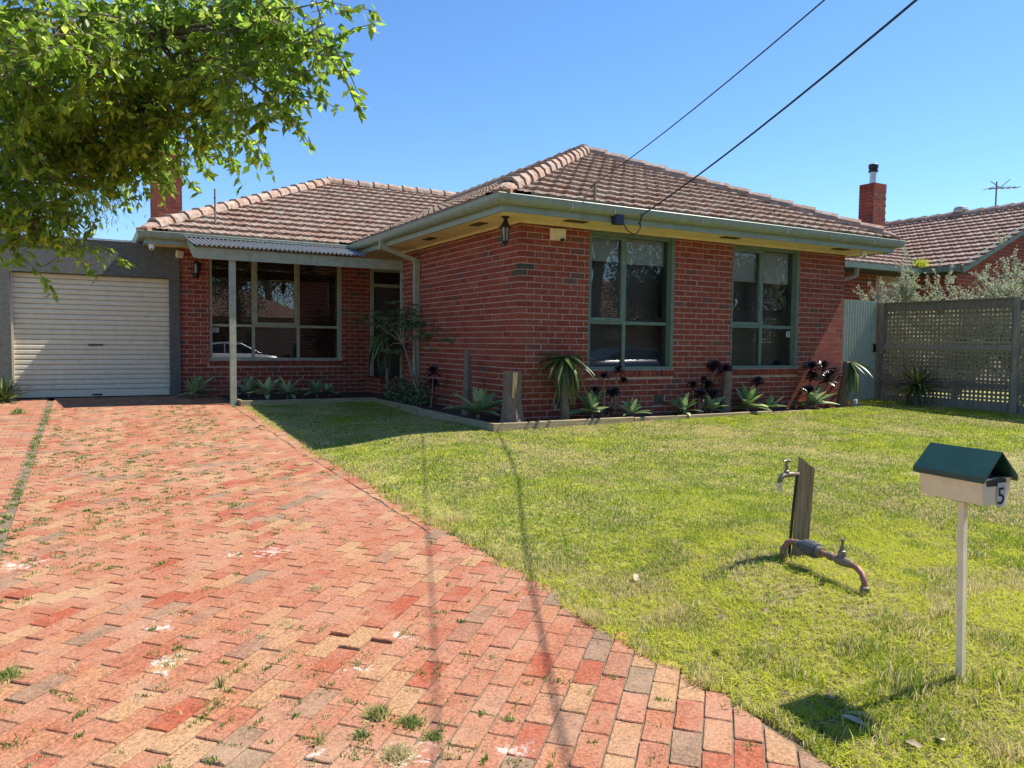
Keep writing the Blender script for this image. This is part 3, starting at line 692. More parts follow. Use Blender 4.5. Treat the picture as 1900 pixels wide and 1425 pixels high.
for i, (_, Mx) in enumerate(cand):
    Mj = Mx @ Matrix.Translation((rnd.uniform(-.004, .004), rnd.uniform(-.008, .008), rnd.uniform(-.002, .004)))
    if i < 300: place('roof_tile', tile_me, Mj, roof)
    else: rest.add(TV, TF, rnd.random(), Mj)
rest.build('roof_tiling', M['tile'], roof, kind='stuff')
ctm = bmesh.new(); lay = ctm.faces.layers.float.new('var')
for (ft, ct, poly) in slopes:
    bm = bmesh.new(); lay2 = bm.faces.layers.float.new('var')
    for Mx in ct:
        vv = [bm.verts.new(Mx @ Vector(q)) for q in TV]; r_ = rnd.random()
        for q in TF:
            f = bm.faces.new([vv[i] for i in q]); f[lay2] = r_
    for i in range(len(poly)):
        a, b = Vector((*poly[i - 1], 0)), Vector((*poly[i], 0)); d = (b - a).normalized(); nn = Vector((d.y, -d.x, 0))
        eave_edge = abs(a.y - b.y) < 1e-6 and a.y in (A0, 5.59) or abs(a.x - b.x) < 1e-6 and a.x == A0
        bmesh.ops.bisect_plane(bm, geom=bm.verts[:] + bm.edges[:] + bm.faces[:], plane_co=a + nn * (.12 if eave_edge else 0.02), plane_no=nn, clear_outer=True)
    me = bpy.data.meshes.new('tmp'); bm.to_mesh(me); ctm.from_mesh(me); bm.free(); bpy.data.meshes.remove(me)
me = bpy.data.meshes.new('cut_tiles'); ctm.to_mesh(me); ctm.free(); me.materials.append(M['tile'])
o = bpy.data.objects.new('cut_tiling', me); COL.objects.link(o); attach(o, roof); o['kind'] = 'stuff'
# hip and ridge caps
def cap_mesh():
    t = MB(); prof = [(-.135, -.055), (-.115, .02), (-.055, .075), (.055, .075), (.115, .02), (.135, -.055)]
    a = [(0, x * 1.16, z * 1.2 + .02) for x, z in prof]; b = [(.43, x * .95, z * .95) for x, z in prof]; c = [(0, x * .94, z * .94 - .008) for x, z in prof]
    n = len(prof); t.add(a + b + c, [(i, i + 1, n + i + 1, n + i) for i in range(n - 1)] + [(i, i + 1, 2 * n + i + 1, 2 * n + i) for i in range(n - 1)])
    t.add(b, [tuple(range(n))])
    return t.mesh('ridge_cap', M['ridge'])
cap_me = cap_mesh(); bed = MB()
def caps(a, b, first=0.0):
    a = Vector(a); b = Vector(b); d = (b - a); L = d.length; d.normalize()
    x = Vector((0, 0, 1)).cross(d).normalized(); z = d.cross(x)
    n = int((L - first) / .40)
    for i in range(n + 1):
        p = a + d * (first + i * .40) + Vector((0, 0, .055 + rnd.uniform(-.004, .006)))
        if first + i * .40 > L - .1: continue
        Mx = Matrix(((d.x, x.x, z.x, p.x), (d.y, x.y, z.y, p.y), (d.z, x.z, z.z, p.z), (0, 0, 0, 1))) @ Matrix.Rotation(rnd.uniform(-.02, .02), 4, 'Z')
        place('ridge_cap', cap_me, Mx, roof)
    bed.bar(a + Vector((0, 0, .015)), b + Vector((0, 0, .015)), .24, .075)
apx = (AX, AY, ZA)
caps((A0, A0, ZE), apx, .30); caps((7.33, A0, ZE), apx, .30)
caps((-4.36, 5.59, ZE), (.14, 10.09, ZE + 4.5 * PT), .30)
caps((.14, 10.09, ZE + 4.5 * PT), (7.0, 10.09, ZE + 4.5 * PT)); caps(apx, (AX, 9.5, ZA))
bed.build('ridge_bedding', M['bedding'], roof)
def shell(p, ang):  # scallop-shaped starter tile at the foot of a hip
    t = MB(); n = 13; rows = [(0, .03, .0), (.05, .10, .06), (.14, .125, .085), (.26, .13, .092), (.36, .13, .09)]
    vs = []
    for (l, w, h) in rows:
        for i in range(n):
            a = PI * i / (n - 1); k = 1 + (.10 if i % 2 else 0) * (1 - l * 2)
            vs.append((l, -math.cos(a) * w * k, math.sin(a) * h * k - .02))
    fs = [(r * n + i, r * n + i + 1, (r + 1) * n + i + 1, (r + 1) * n + i) for r in range(len(rows) - 1) for i in range(n - 1)]
    t.add(vs, fs)
    Mx = Matrix.Translation(p) @ Matrix.Rotation(ang, 4, 'Z') @ Matrix.Rotation(-math.atan(PT * c45), 4, 'Y')
    place('hip_starter', t.mesh('hip_starter', M['ridge']), Mx, roof)
shell((A0 + .0, A0 + .0, ZE + .03), PI / 4); shell((7.33, A0, ZE + .03), 3 * PI / 4); shell((-4.36, 5.59, ZE + .03), PI / 4)
# valley flashing where the two roofs meet
vf = MB(); vf.bar((A0, 5.59, ZE + .012), (AX, 9.54, ZA + .012), .2, .01); vf.build('valley_flashing', M['zinc'], roof)

def brick_stack(name, parent, x0, y0, x1, y1, z0, z1, lip=True, br=None):
    c_ = MB(); c_.box(x0 + .008, y0 + .008, z0, x1 - .008, y1 - .008, z1 - .01); st = c_.build(name, M['mortar'], parent)
    b_ = MB(); k = 0; z = z1 - (.23 if lip else 0)
    if lip:   # soldier course round the top
        for f, (a, b) in enumerate(((x0, x1), (y0, y1))):
            n = max(3, int(round((b - a) / .086))); s_ = (b - a) / n
            for i in range(n):
                if f == 0: b_.box(a + i * s_ + .004, y0 - .002, z1 - .225, a + (i + 1) * s_ - .004, y0 + .07, z1, rnd.random())
                else:
                    b_.box(x0 - .0035, a + i * s_ + .004, z1 - .224, x0 + .07, a + (i + 1) * s_ - .004, z1 - .001, rnd.random())
    while z - CR > z0:
        for f, (a, b) in enumerate(((x0, x1), (y0, y1))):
            u = a - (.12 if (k + f) % 2 else 0)
            while u < b:
                p, q = max(u, a + (.003 if f else 0)), min(u + .23, b)
                if q - p > .03:
                    if f == 0: b_.box(p, y0, z - CR + .005, q, y0 + .07, z - .005, rnd.random())
                    else: b_.box(x0 - .001, p, z - CR + .005, x0 + .07, q, z - .0035, rnd.random())
                u += .24
        z -= CR; k += 1
    b_.build('chimney_bricks', M['brick'], st, kind='stuff')
    return st
brick_stack('chimney', house, -3.95, 8.95, -3.36, 9.5, 2.9, 5.15)
# roof masts for old service wires
m_ = MB(); m_.tube([(-3.08, 6.15, 2.98), (-3.085, 6.15, 3.9)], .017, 8); m_.tube([(-3.085, 6.15, 3.72), (-3.085, 6.15, 3.74)], .024, 8); m_.build('service_mast', M['stem'], house)
m_ = MB(); m_.tube([(.81, -.60, 2.92), (.81, -.60, 3.24)], .018, 8); m_.tube([(.81, -.60, 3.22), (.81, -.53, 3.24), (.81, -.50, 3.19)], .012, 8); m_.build('service_mast', M['stem'], house)
# downpipe: from the side gutter across to the wall and down
dp = MB(); y_ = 3.62
dp.bar((-.665, y_ + .12, 2.86), (-.665, y_ + .12, 2.70), .07, .10, upv=(1, 0, 0)); dp.bar((-.665, y_ + .12, 2.74), (-.06, y_, 2.52), .08, .07); dp.bar((-.06, y_, 2.55), (-.06, y_, -.05), .075, .10, upv=(1, 0, 0))
dpo = dp.build('downpipe', M['sage_paint'], house)
for z in (.6, 1.7):
    m_ = MB(); m_.box(-.105, y_ - .06, z, -.012, y_ + .06, z + .03); m_.build('pipe_bracket', M['sage_paint'], dpo)

# porch: timber beam, post, corrugated roof
pr = thing('porch_canopy', 'porch canopy of corrugated sheet on a sage green beam and single post', 'canopy', (-3.05, 4.45, .05))
b_ = MB(); b_.box(-3.60, 4.42, 2.42, 0.0, 4.465, 2.60); b_.build('beam', M['sage_paint'], pr)
b_ = MB(); b_.prism([(4.42, 2.42), (4.42, 2.60), (5.58, 2.86), (5.58, 2.80), (5.25, 2.66), (4.72, 2.47)], 0, -3.645, -3.602); b_.build('barge_board', M['sage_paint'], pr)
b_ = MB(); b_.box(-3.10, 4.47, -.05, -3.0, 4.56, 2.62); b_.build('post', M['sage_paint'], pr)
for x in (-2.2, -1.1): b_ = MB(); b_.bar((x, 4.47, 2.55), (x, 6.2, 2.80), .05, .09); b_.build('rafter', M['sage_paint'], pr)
def corrugated(x0, x1, step, amp, p0, p1, thick=0, along='x'):
    n = int((x1 - x0) / step * 8); vs = []
    for i in range(n + 1):
        x = x0 + (x1 - x0) * i / n; h = amp * math.sin(2 * PI * (x - x0) / step)
        vs += [(x, p0, h), (x, p1, h)]
    return vs, [(2 * i, 2 * i + 2, 2 * i + 3, 2 * i + 1) for i in range(n)]
vs, fs = corrugated(-3.68, -.72, .076, .015, 0, 1.0)
cm = MB(); cm.add([(x, 4.32 + t * 1.42, 2.635 + t * .30 + h) for x, t, h in vs], fs); cm.build('corrugated_sheet', M['porch_sheet'], pr, smooth=True)
fl = MB(); fl.add([(-3.70, 5.58, 2.925), (-.74, 5.58, 2.925), (-.74, 5.44, 2.895), (-3.70, 5.44, 2.895)], [(0, 1, 2, 3)]); fl.build('flashing', M['zinc'], pr)
ins = MB()
sm = MB(); sm.lathe([(.009, 0), (.009, .006), (.004, .012)], (0, 0, 0), n=6); scr = sm.mesh('roof_screw', M['zinc'])
for i in range(19):
    for t in (.10, .82):
        x = -3.68 + .019 + i * .076 * 2
        place('roof_screw', scr, Matrix.Translation((x, 4.32 + t * 1.42, 2.635 + t * .30 + .015)), pr)

# ---------------------------------------------------------------- garage
gar = thing('garage', 'flat roofed dark grey rendered garage beside the house', 'garage', (-5.1, 6.2, .03))
GD = (-6.34, -3.88, -.2, 2.20)
gw = MB(); wall_core(gw, 'y', 6.19, .25, -9.2, -3.705, -.25, 2.80, [GD]); gw.box(-9.2, 6.44, -.25, -8.95, 13, 2.80); gw.build('wall', M['render_grey'], gar)
gw = MB(); gw.add([(-9.2, 6.44, 2.76), (-3.71, 6.44, 2.76), (-3.71, 13, 2.76), (-9.2, 13, 2.76)], [(0, 1, 2, 3)]); gw.build('flat_roof', M['zinc'], gar)
gw = MB(); gw.box(-9.25, 6.165, 2.802, -4.46, 6.48, 2.835); gw.build('coping', M['zinc'], gar)
gi = MB(); gi.box(-8.9, 6.5, -.1, -3.72, 12.9, 2.7); gi.build('garage_interior', M['dark'], gar)
for p in bpy.data.objects['garage_interior'].data.polygons: p.flip()
rdz = MB(); rdz.box(GD[0], 6.37, .03, GD[1], 6.40, 2.22); rd = rdz.build('roller_door', M['door_cream'], gar)
n = 23; sh_ = (2.20 - .17) / n
sm = MB(); w_ = GD[1] - GD[0]
pf = [(.026, 0), (.006, .008), (0, .022), (0, sh_ - .022), (.006, sh_ - .010), (.028, sh_)]
vs = [(x, y, z) for x in (0, w_) for y, z in pf]; k = len(pf)
sm.add(vs, [(i, i + 1, k + i + 1, k + i) for i in range(k - 1)]); slat = sm.mesh('door_slat', M['door_cream'], smooth=False)
for i in range(n): place('door_slat', slat, Matrix.Translation((GD[0], 6.335, .17 + i * sh_)), rd)
b_ = MB(); b_.box(GD[0] + .01, 6.325, .045, GD[1] - .01, 6.369, .165); b_.build('bottom_rail', M['door_cream'], rd)
b_ = MB(); b_.box(GD[0] + .01, 6.33, .012, GD[1] - .01, 6.36, .045); b_.build('rubber_seal', M['tyre'], rd)
b_ = MB(); b_.box(-5.20, 6.318, .95, -4.97, 6.334, .975); b_.build('lock_plate', M['black'], rd)
b_ = MB(); b_.tube([(-5.15, 6.325, .075), (-5.12, 6.295, .08), (-5.03, 6.295, .08), (-5.0, 6.325, .075)], .012, 8); b_.build('pull_handle', M['black'], rd)
b_ = MB(); b_.box(GD[0] - .0, 6.30, .0, GD[0] + .03, 6.34, 2.2); b_.build('door_track', M['door_cream'], gar)

# ---------------------------------------------------------------- garden beds and their timber edging
bd = MB()
def soil_patch(x0, x1, y0, y1, z, st=.12):
    nx_ = max(2, int((x1 - x0) / st)); ny_ = max(2, int((y1 - y0) / st)); vs = []
    for j in range(ny_ + 1):
        for i in range(nx_ + 1):
            x = x0 + (x1 - x0) * i / nx_; y = y0 + (y1 - y0) * j / ny_
            vs.append((x, y, z + random.uniform(-.02, .02)))
    bd.add(vs, [(j * (nx_ + 1) + i, j * (nx_ + 1) + i + 1, (j + 1) * (nx_ + 1) + i + 1, (j + 1) * (nx_ + 1) + i) for j in range(ny_) for i in range(nx_)])
soil_patch(-.62, 7.18, -.47, .008, -.005); soil_patch(-.62, .008, .008, 4.46, .0); soil_patch(-2.98, -.62, 4.24, 6.25, .02); soil_patch(-.62, 1.3, 4.46, 6.25, .02)
tag(bd.build('garden_bed', M['soil'], smooth=True), kind='structure')
edging = thing('garden_edging', 'weathered timber sleeper edging bordering the beds along the house front', 'edging', (-.64, -.5, -.1))
def sleeper(a, b, w, z0, z1):
    m_ = MB(); a = Vector(a); b = Vector(b); d = (b - a).normalized(); s_ = Vector((-d.y, d.x, 0)) * w; e = .006
    pr_ = [(0, z0), (0, z1 - e), (.12, z1), (.88, z1), (1, z1 - e), (1, z0)]; n = 9; vs = []
    for i in range(n + 1):
        p = a + (b - a) * (i / n)
        for t, z in pr_: vs.append((p.x + s_.x * t + random.uniform(-.002, .002), p.y + s_.y * t + random.uniform(-.002, .002), z + random.uniform(-.0025, .0025)))
    k = len(pr_)
    m_.add(vs, [(i * k + j, i * k + j + 1, (i + 1) * k + j + 1, (i + 1) * k + j) for i in range(n) for j in range(k - 1)] + [tuple(range(k)), tuple(n * k + j for j in reversed(range(k)))])
    m_.build('sleeper', M['sleeper'], edging)
sleeper((-.66, -.52, 0), (1.62, -.52, 0), .05, -.16, .034); sleeper((1.63, -.525, 0), (4.42, -.525, 0), .05, -.16, .026); sleeper((4.43, -.52, 0), (7.22, -.52, 0), .05, -.16, .012)
sleeper((7.22, -.468, 0), (7.22, .25, 0), -.05 * -1, -.16, .010)
sleeper((-.61, -.468, 0), (-.61, 2.1, 0), .05, -.16, .030); sleeper((-.612, 2.11, 0), (-.612, 4.20, 0), .05, -.16, .045)
sleeper((-2.98, 4.20, 0), (-.60, 4.20, 0), .05, -.16, .055); sleeper((-2.935, 4.255, 0), (-2.935, 5.2, 0), .05, -.1, .06)

# ---------------------------------------------------------------- lawn grass
def blades(xy, h, w, lean, var, z=None, seg=1):
    n = len(xy); x, y = xy[:, 0], xy[:, 1]; z = lawn_z(x, y) if z is None else z
    a = RNG.random(n) * 2 * PI; dx, dy = np.cos(a), np.sin(a)
    b = RNG.random(n) * 2 * PI
    lx, ly = np.cos(b) * lean * h, np.sin(b) * lean * h
    hz = h * np.sqrt(np.clip(1 - lean ** 2, .05, 1))
    r0 = np.stack([x - dx * w, y - dy * w, z - .004], 1); r1 = np.stack([x + dx * w, y + dy * w, z - .004], 1)
    m0 = np.stack([x + lx * .35 - dx * w * .8, y + ly * .35 - dy * w * .8, z + hz * .6], 1); m1 = np.stack([x + lx * .35 + dx * w * .8, y + ly * .35 + dy * w * .8, z + hz * .6], 1)
    t = np.stack([x + lx, y + ly, z + hz], 1)
    V = np.stack([r0, r1, m1, m0, t], 1).reshape(-1, 3)
    k = np.arange(n) * 5
    Fc = np.concatenate([np.stack([k, k + 1, k + 2], 1), np.stack([k, k + 2, k + 3], 1), np.stack([k + 3, k + 2, k + 4], 1)])
    return V, Fc, np.tile(var, 3)
def scatter(x0, x1, y0, y1, dens):
    n = int((x1 - x0) * (y1 - y0) * dens); return np.stack([RNG.uniform(x0, x1, n), RNG.uniform(y0, y1, n)], 1)
def keep_lawn(p):
    x, y = p[:, 0], p[:, 1]
    e = EDGE - .03 + .02 * np.sin(y * 2.3) + .09 * (vnoise(y * 5.1, y * 0 + 3, 8) - .5) + .05 * (vnoise(y * 17, y * 0 + 5, 9) - .5)
    ok = (x > e) & ~((x > -.68) & (x < 7.24) & (y > -.54)) & ~((y > 4.18) & (x > -3)) & (x < 8.3) & ~((x > 6.7) & (y > .35))
    return p[ok]
zones = [(-3.1, -.3, -8.3, -5.2, 26000, .0020, .74), (-.3, 1.6, -8.3, -4.6, 12000, .0027, .9), (-3.1, -.3, -5.2, -3.2, 12000, .0025, .85), (-.3, 4.0, -4.6, -3.2, 8500, .0033, .85), (1.6, 6, -8.3, -4.6, 1500, .004, 1.0),
         (-3.1, 8.3, -3.2, -.5, 6500, .0042, .8), (-3.1, -.6, -.5, 4.2, 5000, .0042, .75), (4.0, 8.3, -4.6, -3.2, 4500, .0045, .85), (7.2, 8.3, -.5, .35, 4500, .004, .8)]
Vs, Fs, Cs = [], [], []; off = 0
for (x0, x1, y0, y1, dn, w, hs) in zones:
    p = keep_lawn(scatter(x0, x1, y0, y1, dn)); x, y = p[:, 0], p[:, 1]
    q = vnoise(x * 1.1, y * 1.1, 21) * .5 + vnoise(x * 3.1, y * 3.1, 22) * .35 + vnoise(x * 9, y * 9, 23) * .25
    nz = np.clip(sstep((-4.6 - y) / 2.2) * sstep((1.2 - x) / 3.0) + .8 * sstep((.5 - (x - EDGE)) / .45), 0, 1)   # thin, worn part of the lawn near the drive and letterbox
    dirt = (np.hypot(x + 1.75, (y + 6.35) * .8) < .36 + .16 * vnoise(x * 6, y * 6, 2)) & (RNG.random(len(p)) < .80)
    cl = vnoise(x * 5.3, y * 5.3, 31) * .6 + vnoise(x * 13, y * 13, 33) * .4
    bare = (cl < .13 + .32 * nz) & (RNG.random(len(p)) < .5 + .34 * nz)
    k = ~(dirt | bare); p, q, nz, x, y, cl = p[k], q[k], nz[k], x[k], y[k], cl[k]
    n = len(p); r_ = RNG.random(n)
    straw = r_ < np.clip(.12 + .34 * nz + .5 * (q - .52) - .5 * (cl - .5), .03, .75)
    v = np.where(straw, RNG.uniform(.70, 1.0, n) * .999, np.clip(.30 + .50 * (q - .3) - .16 * nz + RNG.normal(0, .10, n), .01, .66))
    h = np.where(straw, RNG.uniform(.020, .050, n), RNG.uniform(.014, .034, n) * (.5 + .8 * cl + 1.1 * nz * sstep((cl - .48) / .2))) * hs
    tall = (vnoise(x * 2.3, y * 2.3, 41) > .80) & (nz > .25) & ~straw; h = np.where(tall, h * 1.8, h); v = np.where(tall, v * .75, v)
    lean = np.where(straw, RNG.uniform(.75, .985, n), RNG.uniform(.25, .95, n))
    V, Fc, c = blades(p, h, w * RNG.uniform(.6, 1.2, n), lean, v)
    Vs.append(V); Fs.append(Fc + off); Cs.append(c); off += len(V)
p = keep_lawn(scatter(-3.1, .6, -8.3, -4.7, 9000)); x, y = p[:, 0], p[:, 1]
k = RNG.random(len(p)) < np.clip(sstep((-4.7 - y) / 1.8) * sstep((.8 - x) / 1.6), .05, 1) * (.35 + .65 * (vnoise(x * 5.3, y * 5.3, 31) < .5)); p = p[k]; n = len(p)
V, Fc, c = blades(p, RNG.uniform(.025, .075, n), RNG.uniform(.0010, .0019, n), RNG.uniform(.955, .999, n), RNG.uniform(.66, .999, n), z=lawn_z(p[:, 0], p[:, 1]) + RNG.uniform(.002, .012, n)); Vs.append(V); Fs.append(Fc + off); Cs.append(c); off += len(V)
# tall tufts round the letterbox end of the lawn and along the drive
for (cx, cy, nb, rr, hh) in [(-2.36, -7.28, 90, .09, .12), (-2.05, -7.55, 80, .10, .13), (-2.62, -6.98, 50, .06, .10), (-2.2, -7.0, 50, .08, .08), (-2.75, -7.45, 60, .08, .09), (-1.9, -7.1, 50, .08, .08), (-2.5, -6.2, 60, .1, .07), (-2.7, -5.2, 70, .12, .07), (-2.78, -4.5, 60, .12, .07), (-1.62, -6.04, 40, .05, .06), (-2.86, -6.3, 40, .05, .06), (-2.97 + .03 * math.sin(0 * 2.1), -7.90, 26, .05, .05), (-2.97 + .03 * math.sin(1 * 2.1), -7.73, 26, .05, .05), (-2.97 + .03 * math.sin(2 * 2.1), -7.56, 26, .05, .05), (-2.97 + .03 * math.sin(3 * 2.1), -7.39, 26, .05, .05), (-2.97 + .03 * math.sin(4 * 2.1), -7.22, 26, .05, .05), (-2.97 + .03 * math.sin(5 * 2.1), -7.05, 26, .05, .05), (-2.97 + .03 * math.sin(6 * 2.1), -6.88, 26, .05, .05), (-2.97 + .03 * math.sin(7 * 2.1), -6.71, 26, .05, .05), (-2.97 + .03 * math.sin(8 * 2.1), -6.54, 26, .05, .05), (-2.97 + .03 * math.sin(9 * 2.1), -6.37, 26, .05, .05), (-2.97 + .03 * math.sin(10 * 2.1), -6.20, 26, .05, .05), (-2.97 + .03 * math.sin(11 * 2.1), -6.03, 26, .05, .05), (-2.97 + .03 * math.sin(12 * 2.1), -5.86, 26, .05, .05), (-2.97 + .03 * math.sin(13 * 2.1), -5.69, 26, .05, .05), (-2.97 + .03 * math.sin(14 * 2.1), -5.52, 26, .05, .05), (-2.97 + .03 * math.sin(15 * 2.1), -5.35, 26, .05, .05), (-2.97 + .03 * math.sin(16 * 2.1), -5.18, 26, .05, .05), (-2.97 + .03 * math.sin(17 * 2.1), -5.01, 26, .05, .05), (-2.97 + .03 * math.sin(18 * 2.1), -4.84, 26, .05, .05), (-2.97 + .03 * math.sin(19 * 2.1), -4.67, 26, .05, .05), (-2.97 + .03 * math.sin(20 * 2.1), -4.50, 26, .05, .05), (-2.97 + .03 * math.sin(21 * 2.1), -4.33, 26, .05, .05), (-2.97 + .03 * math.sin(22 * 2.1), -4.16, 26, .05, .05), (-2.97 + .03 * math.sin(23 * 2.1), -3.99, 26, .05, .05), (-2.97 + .03 * math.sin(24 * 2.1), -3.82, 26, .05, .05), (-2.97 + .03 * math.sin(25 * 2.1), -3.65, 26, .05, .05), (-2.97 + .03 * math.sin(26 * 2.1), -3.48, 26, .05, .05), (-2.97 + .03 * math.sin(27 * 2.1), -3.31, 26, .05, .05), (-2.97 + .03 * math.sin(28 * 2.1), -3.14, 26, .05, .05), (-2.97 + .03 * math.sin(29 * 2.1), -2.97, 26, .05, .05), (-2.97 + .03 * math.sin(30 * 2.1), -2.80, 26, .05, .05), (-2.97 + .03 * math.sin(31 * 2.1), -2.63, 26, .05, .05), (-2.97 + .03 * math.sin(32 * 2.1), -2.46, 26, .05, .05), (-2.97 + .03 * math.sin(33 * 2.1), -2.29, 26, .05, .05), (-2.97 + .03 * math.sin(34 * 2.1), -2.12, 26, .05, .05), (-2.97 + .03 * math.sin(35 * 2.1), -1.95, 26, .05, .05), (-2.97 + .03 * math.sin(36 * 2.1), -1.78, 26, .05, .05), (-2.97 + .03 * math.sin(37 * 2.1), -1.61, 26, .05, .05), (-2.97 + .03 * math.sin(38 * 2.1), -1.44, 26, .05, .05), (-2.97 + .03 * math.sin(39 * 2.1), -1.27, 26, .05, .05), (-2.97 + .03 * math.sin(40 * 2.1), -1.10, 26, .05, .05), (-2.97 + .03 * math.sin(41 * 2.1), -0.93, 26, .05, .05), (-2.97 + .03 * math.sin(42 * 2.1), -0.76, 26, .05, .05), (-2.97 + .03 * math.sin(43 * 2.1), -0.59, 26, .05, .05), (-2.97 + .03 * math.sin(44 * 2.1), -0.42, 26, .05, .05), (-2.97 + .03 * math.sin(45 * 2.1), -0.25, 26, .05, .05), (-2.14, -7.42, 50, .05, .07)]:
    p = np.stack([RNG.normal(cx, rr * .6, nb), RNG.normal(cy, rr * .6, nb)], 1)
    V, Fc, c = blades(p, RNG.uniform(.5, 1, nb) * hh, np.full(nb, .0026), RNG.uniform(.1, .7, nb), RNG.uniform(.1, .55, nb)); Vs.append(V); Fs.append(Fc + off); Cs.append(c); off += len(V)
tag(npmesh('grass', np.concatenate(Vs), np.concatenate(Fs), M['grass'], np.concatenate(Cs)), 'patchy mown grass covering the front lawn', 'grass', kind='stuff')

# weeds and dry grass in the paving joints
Vs, Fs, Cs = [], [], []; off = 0
cl = []
for i in range(2600):
    y = RNG.uniform(-7.4, 4.5); x = RNG.uniform(-5.7, -3.05)
    d = vnoise(np.array([x * 1.3]), np.array([y * .8]), 51)[0]
    if y < -4.5: d *= .92
    if RNG.random() < (d - .16) * 1.25 * (1.0 if x < -3.6 else .45):
        u = (x + y) * c45; v = (y - x) * c45
        v = round(v / PW) * PW + PW / 2 + .02 if RNG.random() < .7 else v       # sit in a joint
        x, y = (u - v) * c45, (u + v) * c45
        cl.append((x, y, RNG.uniform(.012, .045), int(RNG.integers(8, 34)), RNG.uniform(.010, .028)))
for i in range(120):
    y = RNG.uniform(-6.5, 5.0); cl.append((-5.765 + RNG.normal(0, .018), y, RNG.uniform(.015, .04), 26, RNG.uniform(.012, .032)))
for (x, y, rr, nb, hh) in cl:
    ang = 0.785 if RNG.random() < .6 else -.785
    t = RNG.normal(0, rr, nb); s_ = RNG.normal(0, .006 if RNG.random() < .6 else rr * .5, nb)
    p = np.stack([x + t * np.cos(ang) - s_ * np.sin(ang), y + t * np.sin(ang) + s_ * np.cos(ang)], 1)
    v0 = RNG.random(); far = 1.0 if y < -3 else 1.7
    V, Fc, c = blades(p, RNG.uniform(.4, 1, nb) * hh, np.full(nb, .0026 * far), RNG.uniform(.3, .95, nb), np.clip(RNG.normal(.25 if v0 < .38 else .78, .14, nb), 0, .999), z=drive_z(p[:, 1]) + .002)
    Vs.append(V); Fs.append(Fc + off); Cs.append(c); off += len(V)
tag(npmesh('joint_weeds', np.concatenate(Vs), np.concatenate(Fs), M['weed'], np.concatenate(Cs)), 'dry grass and weeds growing in the joints of the brick drive', 'weeds', kind='stuff')
def tuft(name, label, x, y, nb, rr, hh, v, w=.0022, z=None, group=None):
    p = np.stack([RNG.normal(0, rr, nb), RNG.normal(0, rr, nb)], 1)
    lean = np.clip(np.hypot(p[:, 0], p[:, 1]) / rr * .45 + RNG.uniform(0, .3, nb), 0, .97)
    V, Fc, c = blades(p, RNG.uniform(.5, 1, nb) * hh, np.full(nb, w), lean, np.clip(RNG.normal(v, .1, nb), 0, .999), z=np.zeros(nb))
    o = npmesh(name, V, Fc, M['weed'], c); o.location = (x, y, float(drive_z(y)) if z is None else z)
    return tag(o, label, 'weed', group)
tuft('weed_tuft', 'leafy green weed with an upright leaf on the bricks, highest of the near clump', -4.30, -6.46, 150, .028, .055, .18, .004)
tuft('weed_tuft', 'round spiky green weed cushion on bricks, right of the upright leafy one', -4.21, -6.57, 190, .026, .04, .25)
tuft('weed_tuft', 'widest mossy green weed mat at the bottom edge of the brick drive', -4.33, -6.74, 600, .030, .035, .15)
tuft('weed_tuft', 'small mossy weed cushion on bricks at the right of the near clump', -4.17, -6.69, 130, .02, .032, .12)
tuft('weed_tuft', 'small dull weed cushion on bricks at the left of the near clump', -4.40, -6.57, 120, .02, .03, .3)
tuft('weed_tuft', 'lone dark green weed on the bricks uphill of the lifted paver', -4.15, -4.98, 110, .026, .03, .12)
tuft('weed_tuft', 'weed growing beside the lifted brick in the drive', -3.94, -5.74, 110, .026, .026, .2)
tuft('weed_tuft', 'dark grassy weed on the drive at the left edge of the photo', -5.55, -5.47, 200, .03, .05, .08)
tuft('weed_tuft', 'thin wiry grass weed standing between bricks in the left foreground', -4.79, -5.95, 26, .010, .075, .2)
tuft('weed_tuft', 'sparse wiry weed beside a white splash near the bottom of the drive', -4.55, -6.55, 24, .010, .08, .2)
tuft('weed_tuft', 'bright yellow green grass tuft on the strip near the garage', -6.12, 4.1, 160, .05, .12, .42, .004)

# ---------------------------------------------------------------- plants
def leaf_mesh(name, m, width, curve, cup, st=7, tipw=0.02, peak=.45):
    """strap or lance leaf of unit length along +X, cupped, curving down by `curve`"""
    t = MB(); vs = []
    for i in range(st + 1):
        s_ = i / st
        w = width * (math.sin(PI * min(1, (.18 + s_ * .82) ** (math.log(.5) / math.log(.18 + peak * .82)))) ** .8 if s_ < 1 else tipw)
        w = max(w, width * .02); z = -curve * s_ * s_; x = s_ * math.cos(curve * s_ * .6)
        vs += [(x, -w, z + cup * w), (x, 0, z), (x, w, z + cup * w)]
    fs = [f for i in range(st) for f in ((3 * i, 3 * i + 1, 3 * i + 4, 3 * i + 3), (3 * i + 1, 3 * i + 2, 3 * i + 5, 3 * i + 4))]
    t.add(vs, fs); return t.mesh(name, m, smooth=True)
AG = [leaf_mesh('leaf', M['agave'], .155, c, k) for c, k in ((.05, .5), (.22, .4), (-.10, .6))]
rp_ = random.Random(21)
